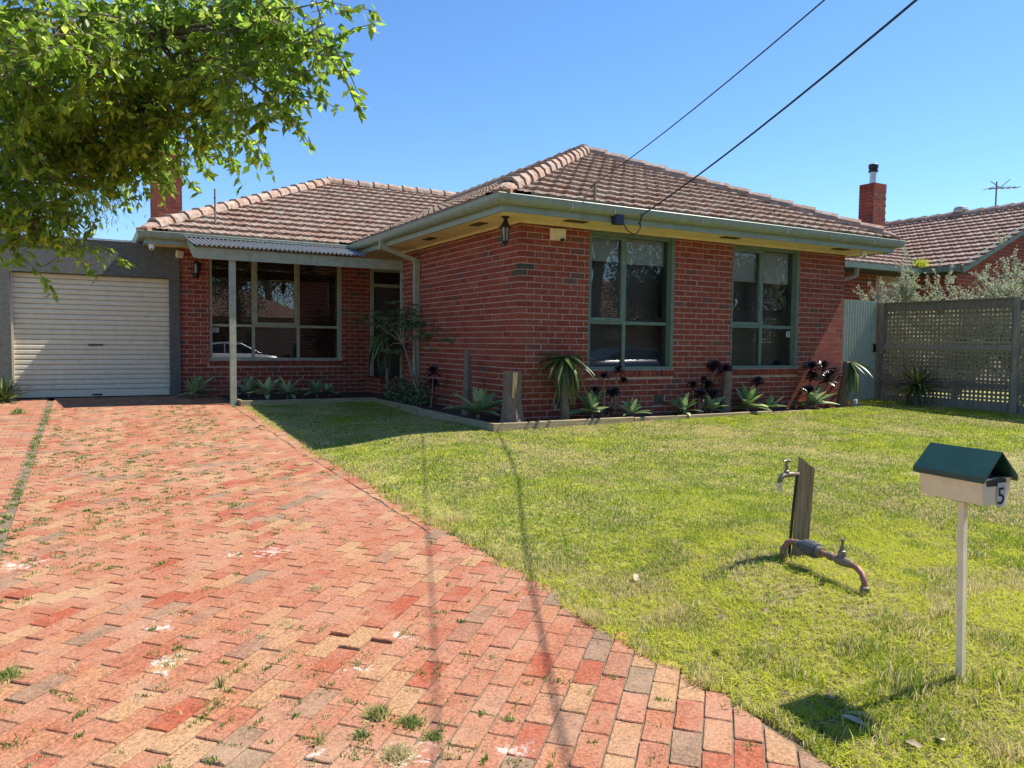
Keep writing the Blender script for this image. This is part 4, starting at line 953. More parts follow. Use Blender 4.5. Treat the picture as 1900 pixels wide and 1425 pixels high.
def agave(label, x, y, z, R, n, lean=(0, 0), group='agaves planted along the house'):
    r = thing('agave_plant', label, 'plant', (x, y, z), group)
    for i in range(n):
        t = (i + .5) / n; az = i * 2.39996 + rp_.uniform(-.3, .3)
        el = math.radians(80 - 74 * t ** .8 + rp_.uniform(-13, 13)); L = R * 1.0 * (.55 + .5 * t ** .5) * rp_.uniform(.75, 1.15)
        Mx = Matrix.Translation((x + lean[0] * t, y + lean[1] * t, z + .04 + .10 * R * (1 - t))) @ Matrix.Rotation(az, 4, 'Z') @ Matrix.Rotation(-el, 4, 'Y') @ Matrix.Rotation(rp_.uniform(-.25, .25), 4, 'X') @ Matrix.Diagonal((L, L * rp_.uniform(.85, 1.1), L, 1))
        place('leaf', AG[2 if t < .35 else (0 if t < .7 else 1)], Mx, r)
    s_ = MB(); s_.tube([(x, y, z - .06), (x, y, z + .04)], [.03, .022], 8); s_.build('stalk', M['stem'], r)
    return r
agave('largest agave, spilling over the edging at the shaded house corner', -.43, .38, .03, .50, 19)
agave('agave tucked just right of the drooping yucca by the first window', 1.06, -.27, .04, .40, 18)
agave('small pale agave under the middle of the left front window', 1.72, -.33, .0, .30, 15)
agave('agave in front of the grey wall vent', 2.74, -.30, .0, .38, 17)
agave('agave at the foot of the dark rosette plant between the front windows', 3.40, -.22, .0, .34, 14)
agave('broad agave right of the bare trunk under the right front window', 4.16, -.25, .02, .46, 19)
agave('small agave just right of the broad one under the right front window', 4.62, -.32, .0, .30, 13)
agave('agave at the sunlit right end of the front bed', 5.72, -.28, .03, .46, 20)
agave('agave against the brick pier beside the garage', -3.50, 5.75, .05, .42, 18)
agave('dark agave at the back of the porch bed beside the post', -2.60, 5.55, .06, .42, 16)
agave('agave at the front of the porch bed with sunlit leaf tips', -2.43, 4.75, .06, .40, 17)
agave('second agave in the front of the porch bed', -2.08, 4.72, .06, .40, 17)
agave('agave in the porch bed below the right end of the window', -1.52, 4.85, .06, .38, 16)
agave('smallest agave at the right end of the porch row', -1.26, 4.95, .04, .28, 12)

def rosette_mesh(i):
    t = MB(); r_ = random.Random(40 + i)
    for k in range(54):
        q = k / 54; az = k * 2.39996; el = math.radians(86 - 100 * q + r_.uniform(-8, 8)); L = .55 + .45 * q ** .6
        Mx = Matrix.Rotation(az, 4, 'Z') @ Matrix.Rotation(-el, 4, 'Y')
        w = .15 * L
        t.add([(.05, -.03, 0), (.05, .03, 0), (L * .72, w, .03), (L * .72, -w, .03), (L, 0, -.02)], [(0, 1, 2, 3), (3, 2, 4)], r_.random(), Mx)
    return t.mesh('rosette', M['aeonium'])
ROS = [rosette_mesh(i) for i in range(3)]
def aeonium(label, x, y, z, heads):
    r = thing('aeonium_plant', label, 'plant', (x, y, z), 'dark rosette succulents in the front bed')
    for i, (dx, dy, dz, R) in enumerate(heads):
        s_ = MB(); b = Vector((x, y, z - .04)); e = Vector((x + dx, y + dy, z + dz)); mid = b.lerp(e, .5) + Vector((dx * .12, dy * .1, -.03))
        s_.tube([b, mid, e], [.016, .013, .010], 7); s_.build('stem', M['stem'], r)
        tl = Matrix.Rotation(rp_.uniform(.1, .75), 4, Vector((rp_.uniform(-.3, 1), rp_.uniform(-1, .3), 0)).normalized())
        place('rosette', ROS[i % 3], Matrix.Translation(e) @ tl @ Matrix.Rotation(rp_.uniform(0, 6), 4, 'Z') @ Matrix.Scale(R, 4), r)
aeonium('dark purple rosette plant on splayed stems left of the small pale agave', 1.30, -.25, .0, [(-.06, -.05, .60, .115), (.20, -.04, .69, .115), (.32, .02, .52, .135), (.10, -.06, .38, .12), (-.16, .05, .40, .10), (.0, -.10, .10, .11)])
aeonium('branched dark rosette plant against the pier between the windows', 3.12, -.22, .0, [(-.18, -.05, .44, .14), (.16, -.02, .42, .16), (-.05, -.08, .30, .14), (.30, .0, .30, .13), (.10, -.02, .52, .12)])
aeonium('pair of high dark rosettes beside the bare trunk between the windows', 3.45, -.06, .0, [(.12, -.02, .74, .15), (.38, -.02, .68, .15)])
aeonium('single dark rosette under the right front window', 4.46, -.12, .0, [(.0, -.05, .47, .15)])
aeonium('tall dark rosette plant at the sunlit end of the front bed', 5.60, -.20, .0, [(.06, -.05, .70, .19), (.08, -.06, .55, .14), (.40, -.04, .70, .20), (.44, -.08, .50, .19), (.66, -.02, .58, .20), (-.04, -.10, .30, .17)])
aeonium('low dark rosette plant in the shade of the side wall', -.32, 2.35, .0, [(.05, .0, .58, .17), (.10, .12, .38, .15)])

YL = [leaf_mesh('leaf', M['yucca'], .050, c, .5, 9, .01, .35) for c in (.15, .45, .8)]
def yucca(name, label, x, y, z, trunk, n, L, el_rng, az_c=None, az_w=PI, group=None, thick=.055, cat='plant'):
    r = thing(name, label, cat, (x, y, z), group)
    top = Vector(trunk[-1]); m_ = len(trunk)
    s_ = MB(); s_.tube(trunk, [thick * (1.35 if i == 0 else 1.0 - .25 * i / m_) for i in range(m_)], 10); s_.build('trunk', M['bark'], r, smooth=True)
    for i in range(n):
        t = (i + .5) / n; az = i * 2.39996 if az_c is None else az_c + rp_.uniform(-az_w, az_w)
        el = math.radians(el_rng[0] + (el_rng[1] - el_rng[0]) * t + rp_.uniform(-9, 9)); l = L * rp_.uniform(.75, 1.1)
        Mx = Matrix.Translation(top + Vector((0, 0, -.03 * t))) @ Matrix.Rotation(az, 4, 'Z') @ Matrix.Rotation(-el, 4, 'Y') @ Matrix.Rotation(rp_.uniform(-.4, .4), 4, 'X') @ Matrix.Scale(l, 4)
        place('leaf', YL[0 if el > .4 else (1 if el > -.3 else 2)], Mx, r)
    return r
yucca('yucca_plant', 'drooping yucca on a stout grey trunk left of the first front window', .58, -.27, .0, [(.60, -.27, -.08), (.59, -.27, .2), (.57, -.28, .5), (.56, -.28, .88)], 62, .56, (20, -70), thick=.062)
yucca('yucca_plant', 'wilting yucca with yellowed leaves on a trunk at the right end of the bed', 6.50, -.26, .0, [(6.46, -.26, -.08), (6.50, -.26, .25), (6.55, -.27, .55), (6.58, -.27, .82)], 26, .60, (-5, -62), az_c=-.55, az_w=1.6, thick=.085)
yucca('yucca_plant', 'spiky dark yucca in front of the lattice fence', 7.75, -.85, .06, [(7.75, -.85, .0), (7.75, -.85, .2), (7.74, -.85, .40)], 70, .50, (75, -38), thick=.04)
yucca('yucca_plant', 'drooping yucca standing in the shade before the entry', -.38, 4.35, .0, [(-.3, 4.3, -.05), (-.36, 4.33, .6), (-.42, 4.35, 1.22)], 34, .62, (10, -66), thick=.035)
yucca('strap_plant', 'strap leaved plant at the foot of the garage wall on the far left', -6.42, 5.75, .02, [(-6.42, 5.75, -.05), (-6.42, 5.75, .04)], 44, .48, (70, 8), thick=.03)
# cut trunks
def trunk_mb(pts, rad, n=14, rough=.12, seed=1):
    mb = MB(); r_ = random.Random(seed); m_ = len(pts); ph = [r_.uniform(0, 6) for _ in range(5)]; base = 0; vs = []
    for i in range(m_):
        for k in range(n):
            a = 2 * PI * k / n; R = rad[i] * (1 + rough * math.sin(a * 3 + ph[0] + i * .2) * .6 + rough * math.sin(a * 7 + ph[1]) * .5 + r_.uniform(-.02, .02))
            vs.append((pts[i][0] + math.cos(a) * R, pts[i][1] + math.sin(a) * R, pts[i][2]))
    mb.add(vs, [(i * n + k, i * n + (k + 1) % n, (i + 1) * n + (k + 1) % n, (i + 1) * n + k) for i in range(m_ - 1) for k in range(n)])
    return mb, [vs[(m_ - 1) * n + k] for k in range(n)]
st = thing('tree_stump', 'thick sawn tree stump with a pale split face at the house corner', 'stump', (-.24, -.25, 0))
mb, ring = trunk_mb([(-.24, -.25, -.05), (-.24, -.25, .08), (-.245, -.25, .3), (-.25, -.25, .69)], [.185, .15, .125, .118], 18, .16, 4)
mb.build('trunk', M['bark'], st)
t = MB(); t.add([(p[0], p[1], p[2] + .001) for p in ring], [tuple(range(18))]); t.build('sawn_top', M['cut_wood'], st)
t = MB(); t.add([(-.305, -.375, .685), (-.235, -.385, .685), (-.26, -.378, .36), (-.31, -.372, .34), (-.285, -.33, .69), (-.25, -.33, .69)], [(0, 1, 2, 3), (0, 4, 5, 1)]); t.build('split_face', M['cut_wood'], st)
st = thing('cut_palm', 'bare cut off palm trunk standing between the two front windows', 'trunk', (3.75, -.2, 0))
mb, ring = trunk_mb([(3.72, -.2, -.05), (3.73, -.2, .25), (3.76, -.2, .66)], [.10, .078, .072], 12, .08, 8); mb.build('trunk', M['bark'], st)
t = MB(); t.add([(p[0], p[1], p[2] + .001) for p in ring], [tuple(range(12))]); t.build('sawn_top', M['stem'], st)
st = thing('cut_palm', 'slim cut off trunk against the shaded side wall', 'trunk', (-.30, 1.02, 0))
mb, ring = trunk_mb([(-.30, 1.02, -.05), (-.30, 1.02, .3), (-.30, 1.02, .95)], [.085, .062, .048], 12, .08, 9); mb.build('trunk', M['bark'], st)
t = MB(); t.add([(p[0], p[1], p[2] + .001) for p in ring], [tuple(range(12))]); t.tube([(-.30, 1.02, .94), (-.33, 1.0, 1.0)], [.02, .012], 6); t.build('sawn_top', M['stem'], st)
t = MB(); r_ = random.Random(3)
vs, fs = [], []
for i in range(7):
    for k in range(8):
        a = 2 * PI * k / 8; b_ = PI * (i / 6 - .5); R = .055 * (1 + r_.uniform(-.12, .12)); vs.append((6.80 + math.cos(a) * math.cos(b_) * R, -.30 + math.sin(a) * math.cos(b_) * R, .06 + math.sin(b_) * R * 1.5))
t.add(vs, [(i * 8 + k, i * 8 + (k + 1) % 8, (i + 1) * 8 + (k + 1) % 8, (i + 1) * 8 + k) for i in range(6) for k in range(8)])
tag(t.build('garden_stone', M['concrete']), 'small pale upright stone beside the trunk at the right end of the bed', 'stone')

# leaf clouds
def leaf_cloud(name, m, pts, dirs, L, Wd, var, parent=None, fold=.18):
    """one four-triangle leaf per point, folded along its midrib"""
    n = len(pts); d = dirs / np.linalg.norm(dirs, axis=1, keepdims=True)
    r = RNG.normal(size=(n, 3)); s_ = np.cross(d, r); s_ /= np.linalg.norm(s_, axis=1, keepdims=True) + 1e-9; nr = np.cross(s_, d)
    L = L[:, None]; Wd = Wd[:, None]
    b = pts; mc = pts + d * L * .45 - nr * Wd * fold; ml = pts + d * L * .42 + s_ * Wd; mr_ = pts + d * L * .42 - s_ * Wd; t = pts + d * L - nr * L * .08
    V = np.stack([b, ml, mc, mr_, t], 1).reshape(-1, 3); k = np.arange(n) * 5
    Fc = np.concatenate([np.stack([k, k + 2, k + 1], 1), np.stack([k, k + 3, k + 2], 1), np.stack([k + 1, k + 2, k + 4], 1), np.stack([k + 2, k + 3, k + 4], 1)])
    return npmesh(name, V, Fc, m, np.tile(var, 4), parent)
def twig_leaves(ends, per, spread, L, droop, tw, rnd_):
    """twigs radiating from branch ends, leaves set along them; returns points, directions and twig tubes"""
    P_, D_ = [], []
    for e in ends:
        for _ in range(per[0]):
            d = Vector((rnd_.gauss(0, 1), rnd_.gauss(0, 1), rnd_.gauss(0, .7) + droop)).normalized(); l = spread * rnd_.uniform(.5, 1.25)
            a = Vector(e) + Vector((rnd_.gauss(0, 1), rnd_.gauss(0, 1), rnd_.gauss(0, .8))) * spread * .35
            b = a + d * l * .6; c = a + d * l + Vector((0, 0, -.16 * l))
            tw.tube([a, b, c], [.005, .0035, .0018], 4, cap=False)
            for j in range(per[1]):
                t = rnd_.uniform(.1, 1.05); q = a.lerp(b, t * 2) if t < .5 else b.lerp(c, t * 2 - 1)
                P_.append(q + Vector((rnd_.gauss(0, .012), rnd_.gauss(0, .012), rnd_.gauss(0, .012))))
                D_.append(d * .55 + Vector((rnd_.gauss(0, .65), rnd_.gauss(0, .65), rnd_.gauss(0, .5) - .55)))
    return np.array(P_, dtype=float), np.array(D_, dtype=float)
# overhanging tree on the left
tree = thing('leafy_tree', 'bright green leafy tree overhanging the drive at the upper left', 'tree', (-7.3, -3.0, -.2))
rt_ = random.Random(77)
tr_ = MB(); crotch = Vector((-7.1, -3.0, 1.9))
tr_.tube([(-7.35, -3.0, -.3), (-7.3, -3.02, .8), crotch], [.15, .12, .10], 10)
ENDS = [(-4.23, -4.8, 2.91), (-4.17, -4.97, 2.66), (-4.31, -4.65, 2.8), (-4.35, -4.64, 2.6), (-4.34, -4.77, 2.42), (-4.46, -4.33, 2.91), (-4.46, -4.22, 2.74), (-4.6, -4.01, 3.05), (-4.55, -3.94, 2.87), (-4.63, -3.79, 2.67), (-4.61, -3.92, 2.53), (-4.75, -3.58, 3.07), (-4.78, -3.58, 2.8), (-4.74, -3.5, 2.61), (-4.68, -3.66, 2.47), (-4.83, -3.34, 2.43), (-5.01, -4.14, 2.86), (-5.01, -3.69, 2.75), (-4.97, -3.49, 2.57), (-4.96, -3.16, 2.42), (-4.4, -4.47, 3.01), (-5.19, -4.39, 2.78), (-5.2, -3.93, 2.69), (-5.23, -3.34, 2.59), (-5.2, -3.14, 2.43), (-5.09, -2.98, 2.37), (-5.36, -4.53, 2.64), (-5.41, -3.93, 2.56), (-5.46, -3.46, 2.42), (-5.47, -3.23, 2.25), (-5.35, -3.06, 2.28), (-5.51, -4.8, 2.57), (-5.57, -4.19, 2.51), (-5.63, -3.82, 2.34), (-5.64, -3.37, 2.2), (-5.67, -3.13, 2.02), (-5.58, -3.31, 1.88), (-5.68, -3.25, 1.82), (-5.49, -3.36, 1.77), (-4.52, -4.08, 2.64), (-5.81, -3.7, 2.71), (-5.93, -3.19, 2.35), (-5.91, -3.0, 2.01), (-4.73, -4.05, 3.07), (-4.86, -3.55, 2.61), (-5.08, -3.32, 2.49), (-5.31, -3.31, 2.43), (-5.5, -3.65, 2.53), (-4.86, -3.22, 2.35), (-5.16, -3.06, 2.23)]
hubs = [Vector(h) for h in ((-6.07, -3.42, 2.97), (-5.66, -3.5, 2.88), (-6.38, -2.9, 2.3), (-5.24, -3.8, 2.95), (-4.86, -3.9, 2.95), (-5.97, -3.5, 3.54))]
for h in hubs[:3] + hubs[5:]: tr_.tube([crotch, crotch.lerp(h, .5) + Vector((0, 0, .15)), h], [.05, .04, .025], 8)
tr_.tube([hubs[0], hubs[3]], [.035, .022], 7); tr_.tube([hubs[1], hubs[4]], [.035, .022], 7)
for e in ENDS:
    e = Vector(e); h = min(hubs, key=lambda q: (q - e).length)
    tr_.tube([h, h.lerp(e, .55) + Vector((0, 0, .06)), e], [.017, .011, .006], 6, cap=False)
more = [(-6.9 + rt_.uniform(-.7, .5), -3.0 + rt_.uniform(-1.0, 1.0), 2.7 + rt_.uniform(-.6, .9)) for _ in range(16)]
tw = MB(); P1, D1 = twig_leaves(ENDS, (22, 20), .31, .08, -.15, tw, rt_); P2, D2 = twig_leaves(more, (14, 18), .45, .08, -.1, tw, rt_)
tr_.build('trunk', M['bark'], tree, smooth=True); tw.build('twigs', M['stem'], tree)
P_, D_ = np.concatenate([P1, P2]), np.concatenate([D1, D2]); n = len(P_)
leaf_cloud('crown', M['leaf'], P_, D_, RNG.uniform(.042, .085, n), RNG.uniform(.011, .020, n), np.clip(RNG.beta(2.0, 2.2, n), 0, .999), tree)
# wispy tree far behind the garage
ft = thing('wispy_tree', 'distant wispy grey green tree rising behind the garage', 'tree', (-11, 24, 0))
tr_ = MB(); tr_.tube([(-11, 24, 0), (-10.6, 24, 3), (-9.6, 24, 6.2)], [.35, .28, .16], 8)
rt_ = random.Random(5); ends = []
for i in range(60):
    e = Vector((-9.6 + rt_.gauss(0, 2.1), 24 + rt_.gauss(0, 1.6), 7.0 + rt_.gauss(0, 1.5))); ends.append(e)
    if i % 4 == 0: tr_.tube([(-9.6, 24, 6.0), e], [.07, .02], 5)
tr_.build('trunk', M['bark'], ft)
P_, D_ = [], []
for e in ends:
    for _ in range(230):
        q = e + Vector((rt_.gauss(0, .55), rt_.gauss(0, .55), rt_.gauss(0, .5))); P_.append(q); D_.append((rt_.gauss(0, .35), rt_.gauss(0, .35), -1))
n = len(P_); leaf_cloud('crown', M['leaf_far'], np.array(P_), np.array(D_, dtype=float), RNG.uniform(.18, .34, n), RNG.uniform(.012, .022, n), RNG.random(n), ft)
# shrub with hand-shaped leaves in the entry corner
sh = thing('hand_leaved_shrub', 'leaning shrub with clustered hand shaped leaves in the dark entry corner', 'shrub', (-.25, 2.9, 0))
s_ = MB(); rs = random.Random(8)
hubs = [(-.36, 3.75, 1.42), (-.40, 3.9, 1.30), (-.30, 3.2, 1.36), (-.28, 2.55, 1.18), (-.45, 4.3, 1.45), (-.60, 4.9, 1.50), (-.34, 3.5, 1.62), (-.40, 4.2, .95)]
b0 = Vector((-.25, 2.85, -.05)); kn = Vector((-.33, 3.55, 1.05))
s_.tube([b0, (-.29, 3.2, .5), kn], [.028, .024, .018], 7); s_.tube([b0 + Vector((.02, .05, 0)), (-.30, 3.05, .55), (-.3, 3.1, 1.1)], [.022, .018, .012], 7)
for h in hubs: s_.tube([kn, kn.lerp(Vector(h), .6) + Vector((0, 0, .06)), h], [.014, .010, .006], 6, cap=False)
s_.build('stem', M['stem'], sh, smooth=True)
P_, D_ = [], []
for h in hubs:
    for _ in range(13):
        c_ = Vector(h) + Vector((rs.gauss(0, .10), rs.gauss(0, .30), rs.gauss(0, .09)))
        az0 = rs.uniform(0, 6.28)
        for k in range(9):
            a = az0 + (k - 4) * .55; P_.append(c_); D_.append((math.cos(a), math.sin(a), rs.uniform(-.5, .05)))
n = len(P_); leaf_cloud('crown', M['shade_leaf'], np.array(P_, dtype=float), np.array(D_, dtype=float), RNG.uniform(.09, .17, n), RNG.uniform(.012, .022, n), RNG.random(n), sh)
lo = thing('low_shrub', 'low dark bushy plant in the corner bed under the leaning shrub', 'shrub', (-.3, 3.3, 0))
P_ = np.stack([RNG.normal(-.33, .11, 900), RNG.normal(3.35, .42, 900), np.abs(RNG.normal(.10, .16, 900))], 1); D_ = RNG.normal(size=(900, 3)) * .6 + np.array([0, 0, .35])
leaf_cloud('foliage', M['shade_leaf'], P_, D_, RNG.uniform(.05, .12, 900), RNG.uniform(.012, .024, 900), RNG.random(900) * .6, lo)
s_ = MB()
for i in range(7): s_.tube([(-.3, 3.35, -.03), (-.33 + rs.gauss(0, .08), 3.35 + rs.gauss(0, .3), .3 + rs.uniform(0, .15))], [.01, .004], 5)
s_.build('stem', M['stem'], lo)
# silvery shrubs behind the fence
def silver(label, x, y, z0, h, r, nb, seed):
    rs = random.Random(seed); t = thing('wispy_shrub', label, 'shrub', (x, y, z0), 'silvery shrubs behind the lattice fence'); s_ = MB(); P_, D_ = [], []
    for _ in range(nb):
        az = rs.uniform(0, 6.28); el = rs.uniform(.55, 1.5); l = h * rs.uniform(.65, 1.1); d = Vector((math.cos(az) * math.cos(el) * r / h * 1.6, math.sin(az) * math.cos(el) * r / h * 1.6, math.sin(el)))
        a = Vector((x, y, z0)); b = a + d * l * .6; c = a + d * l + Vector((rs.gauss(0, .12), rs.gauss(0, .12), -.05))
        s_.tube([a, b, c], [.012, .007, .003], 5, cap=False)
        for k in range(16):
            t0 = rs.uniform(.30, 1.0); q = a.lerp(b, t0 / .6) if t0 < .6 else b.lerp(c, (t0 - .6) / .4)
            dd = (d + Vector((rs.gauss(0, .55), rs.gauss(0, .55), rs.gauss(0, .35)))).normalized(); ll = rs.uniform(.15, .42)
            s_.tube([q, q + dd * ll], [.004, .0015], 4, cap=False)
            for j in range(40):
                P_.append(q + dd * ll * rs.uniform(.1, 1.05) + Vector((rs.gauss(0, .012), rs.gauss(0, .012), rs.gauss(0, .012)))); D_.append(dd * .6 + Vector((rs.gauss(0, .7), rs.gauss(0, .7), rs.gauss(0, .6))))
    s_.build('stem', M['stem'], t); n = len(P_)
    leaf_cloud('crown', M['leaf_silver'], np.array(P_, dtype=float), np.array(D_, dtype=float), RNG.uniform(.024, .055, n), RNG.uniform(.007, .014, n), RNG.random(n), t)
silver('wispy silver green shrub rising above the left end of the lattice fence', 9.4, .45, .05, 2.85, .8, 34, 1)
silver('low silver green shrub in the middle behind the lattice fence', 9.2, -.65, .05, 2.15, .65, 28, 2)
silver('tallest silver green shrub at the right edge behind the lattice fence', 9.6, -1.75, .05, 3.0, 1.0, 56, 3)
silver('silver green shrub farthest right, partly cut by the photo edge', 9.2, -2.7, .05, 2.7, .8, 34, 4)

# ---------------------------------------------------------------- side gate and lattice fence
gt = thing('side_gate', 'pale green corrugated metal gate between house corner and fence', 'gate', (7.5, .25, .02))
vs, fs = corrugated(6.80, 8.06, .076, .010, 0, 1)
gm = MB(); gm.add([(x, .25 + h, .06 + t * 1.90) for x, t, h in vs], fs); gm.build('corrugated_sheet', M['gate_green'], gt, smooth=True)
for z in (.35, 1.6): b_ = MB(); b_.box(6.82, .263, z, 8.04, .30, z + .08); b_.build('gate_rail', M['wood_grey'], gt)
b_ = MB(); b_.box(7.99, .225, .98, 8.06, .238, 1.14); b_.tube([(7.93, .225, 1.12), (8.10, .225, 1.12)], .006, 6); b_.tube([(7.93, .225, 1.0), (8.10, .225, 1.0)], .006, 6); b_.build('latch', M['black'], gt)
fn = thing('lattice_fence', 'weathered grey timber fence with square lattice panels along the right boundary', 'fence', (8.17, -1.2, .03))
FX = 8.17
def fence_panel(ya, yb, zb):
    """from far post ya to near post yb"""
    t = rnd
    for y in (yb,):
        p = MB(); p.box(FX - .06, y - .05, zb - .1, FX + .05, y + .05, zb + 1.90); p.build('post', M['wood_grey'], fn)
    for (z0, z1, x0) in ((1.72, 1.87, -.045), (1.015, 1.11, -.042), (.36, .45, -.042)):
        p = MB(); p.box(FX + x0, yb + .052, zb + z0, FX + x0 + .04, ya - .052, zb + z1); p.build('rail', M['wood_grey'], fn)
    p = MB(); p.box(FX - .03, yb + .052, zb - .06, FX + .0, ya - .052, zb + .15); p.build('plinth_board', M['wood_grey'], fn)
    p = MB(); p.box(FX - .075, yb + .053, zb + 1.872, FX + .055, ya - .0535, zb + 1.895); p.build('capping', M['wood_grey'], fn)
    v_ = MB(); v_.box(FX + .001, -.020, zb + .12, FX + .0085, .020, zb + 1.74, 0); vm = v_.mesh('lattice_slat', M['lattice'])
    h_ = MB(); h_.box(FX - .008, yb + .052, -.020, FX + .0, ya - .052, .020); hm = h_.mesh('lattice_slat', M['lattice'])
    y = yb + .09
    while y < ya - .06:
        place('lattice_slat', vm, Matrix.Translation((0, y + rnd.uniform(-.003, .003), 0)), fn); y += .0735
    z = zb + .19
    while z < zb + 1.73:
        place('lattice_slat', hm, Matrix.Translation((0, 0, z + rnd.uniform(-.003, .003))), fn); z += .0735
p = MB(); p.box(8.07, .16, -.05, 8.235, .27, 1.93); p.build('post', M['wood_grey'], fn)
p = MB(); p.box(8.05, .10, .95, 8.20, .158, 1.92); p.build('post_facing', M['wood_grey'], fn)
fence_panel(.26, -2.28, .03); fence_panel(-2.28, -4.75, -.02)

# ---------------------------------------------------------------- letterbox
lbx, lby = -2.135, -7.385; gz0 = lz(lbx, lby)
lb = thing('letterbox', 'cream metal letterbox with dark green gable roof on a thin post', 'letterbox', (lbx, lby, gz0))
ax_ = Vector((-.10, -.995, 0)).normalized(); sx_ = Vector((ax_.y * -1, ax_.x, 0))   # long axis towards the street, side axis
LM = Matrix(((ax_.x, sx_.x, 0, lbx), (ax_.y, sx_.y, 0, lby), (0, 0, 1, 0), (0, 0, 0, 1)))
def lbuild(mb, name, m, par=None):
    mb.v = [tuple(LM @ Vector(v)) for v in mb.v]; return mb.build(name, m, par or lb)
b_ = MB(); b_.add([(a, s_ * w, z) for a in (-.135, .135) for (s_, w, z) in ((-1, .068, .462), (1, .068, .462), (1, .090, .565), (-1, .090, .565))], [(0, 1, 2, 3), (7, 6, 5, 4), (0, 4, 5, 1), (1, 5, 6, 2), (3, 2, 6, 7), (0, 3, 7, 4)]); body = lbuild(b_, 'box', M['cream'])
b_ = MB()
for s_ in (-1, 1):
    b_.add([(-.155, s_ * .100, .553), (.155, s_ * .100, .553), (.155, 0, .668), (-.155, 0, .668), (-.155, s_ * .100, .575), (.155, s_ * .100, .575), (.155, 0, .672), (-.155, 0, .672)], [(0, 1, 5, 4), (4, 5, 6, 7), (0, 3, 2, 1), (1, 2, 6, 5), (0, 4, 7, 3)])
lroof = lbuild(b_, 'roof', mat('letterbox_green', [(0, (.012, .05, .036)), (1, (.018, .062, .045))], .38, var=False, nscale=5, namp=.12, bump=.02, spec=.5))
b_ = MB(); b_.add([(.1365, -.056, .535), (.1365, .056, .535), (.1365, .06, .56), (.1365, .03, .568), (.1365, -.03, .562), (.1365, -.06, .558)], [tuple(range(6))]); lbuild(b_, 'mail_slot', M['black'], body)
b_ = MB(); b_.add([(-.12, -.088, .568), (.12, -.088, .568), (.12, .088, .568), (-.12, .088, .568)], [(0, 1, 2, 3)]); lbuild(b_, 'box_lid', M['dark'], body)
b_ = MB(); b_.box(.138, .004, .452, .1405, .050, .548); pl = lbuild(b_, 'number_plate', M['plate'], body)
tc = bpy.data.curves.new('digit', 'FONT'); tc.body = '5'; tc.size = .095; tc.extrude = .0006
to = bpy.data.objects.new('tmp_digit', tc); COL.objects.link(to); bpy.context.view_layer.update()
dm = bpy.data.meshes.new_from_object(to.evaluated_get(bpy.context.evaluated_depsgraph_get())); bpy.data.objects.remove(to); dm.materials.append(M['digit']); dm.name = 'house_number'
# the digit stands on the street end, reading left to right from there
place('house_number', dm, LM @ Matrix(((0, 0, 1, .1416), (1, 0, 0, .000), (0, 1, 0, .464), (0, 0, 0, 1))), pl)
b_ = MB(); b_.bar((lbx + .012, lby - .02, gz0 - .15), (lbx, lby, .46), .026, .026, upv=(1, 0, 0)); b_.build('post', M['cream'], lb)
b_ = MB(); b_.box(-.06, -.02, .450, .06, .02, .4615); lbuild(b_, 'bracket', M['brass'])

# ---------------------------------------------------------------- tap post and water meter
tz = lz(-1.5, -5.98)
tp = thing('tap_post', 'leaning grey timber post with a brass garden tap', 'tap post', (-1.49, -5.97, tz))
b_ = MB(); Mx = None
tx, ty = Vector((.64, -.77, 0)), Vector((.77, .64, 0))
pc = Vector((-1.48, -5.96, 0)); TL = []
for z0_, z1_, sh_2 in ((tz - .2, tz - .2, -.01), (.405, .335, .022)):
    for (a, b, zz) in ((-.047, -.022, z0_), (.047, -.022, z1_), (.047, .022, z1_ - .008), (-.047, .022, z0_ - .006)):
        q = pc + tx * (a + sh_2) + ty * b; TL.append((q.x, q.y, zz))
b_.add(TL, [(0, 3, 2, 1), (4, 5, 6, 7), (0, 1, 5, 4), (1, 2, 6, 5), (2, 3, 7, 6), (3, 0, 4, 7)]); b_.build('timber_post', M['post_wood'], tp)
b_ = MB(); b_.tube([(-1.592, -5.97, tz - .05), (-1.583, -5.975, -.05), (-1.568, -5.975, .12), (-1.548, -5.975, .27), (-1.55, -5.975, .30), (-1.575, -5.975, .305)], .0085, 8); b_.build('riser_pipe', M['black'], tp, smooth=True)
b_ = MB(); b_.tube([(-1.535, -5.975, .300), (-1.585, -5.975, .302), (-1.635, -5.975, .305), (-1.668, -5.975, .300), (-1.688, -5.975, .282), (-1.694, -5.975, .262)], [.013, .014, .019, .016, .015, .015], 10); tpb = b_.build('tap_body', M['brass'], tp, smooth=True)
b_ = MB(); b_.lathe([(.017, 0), (.017, .018), (.011, .022), (.011, .05), (.013, .052), (.008, .06), (.008, .075)], (-1.638, -5.975, .31)); b_.build('tap_bonnet', M['brass'], tpb)
b_ = MB(); b_.tube([(-1.668, -5.975, .385), (-1.638, -5.975, .390), (-1.608, -5.975, .385)], [.008, .006, .008], 6); b_.tube([(-1.638, -6.0, .388), (-1.638, -5.95, .388)], [.007, .007], 6); b_.build('tap_handle', M['brass'], tpb)
b_ = MB(); b_.lathe([(.017, 0), (.017, -.022), (.0125, -.026), (.0125, -.05)], (-1.695, -5.975, .262)); b_.build('hose_nozzle', M['zinc'], tpb)
tp.location = Vector(tp.location) + Vector((.045, -.05, 0))
wm = thing('water_meter', 'old copper water meter pipe arching over bare ground beside the tap post', 'water meter', (-1.63, -6.3, -.25))
zg = lz(-1.62, -6.05)
b_ = MB(); b_.tube([(-1.622, -6.045, zg - .1), (-1.620, -6.045, zg + .07), (-1.616, -6.05, -.125), (-1.606, -6.058, -.098), (-1.592, -6.075, -.088), (-1.588, -6.12, -.09)], .0165, 10); b_.build('inlet_pipe', M['copper'], wm, smooth=True)
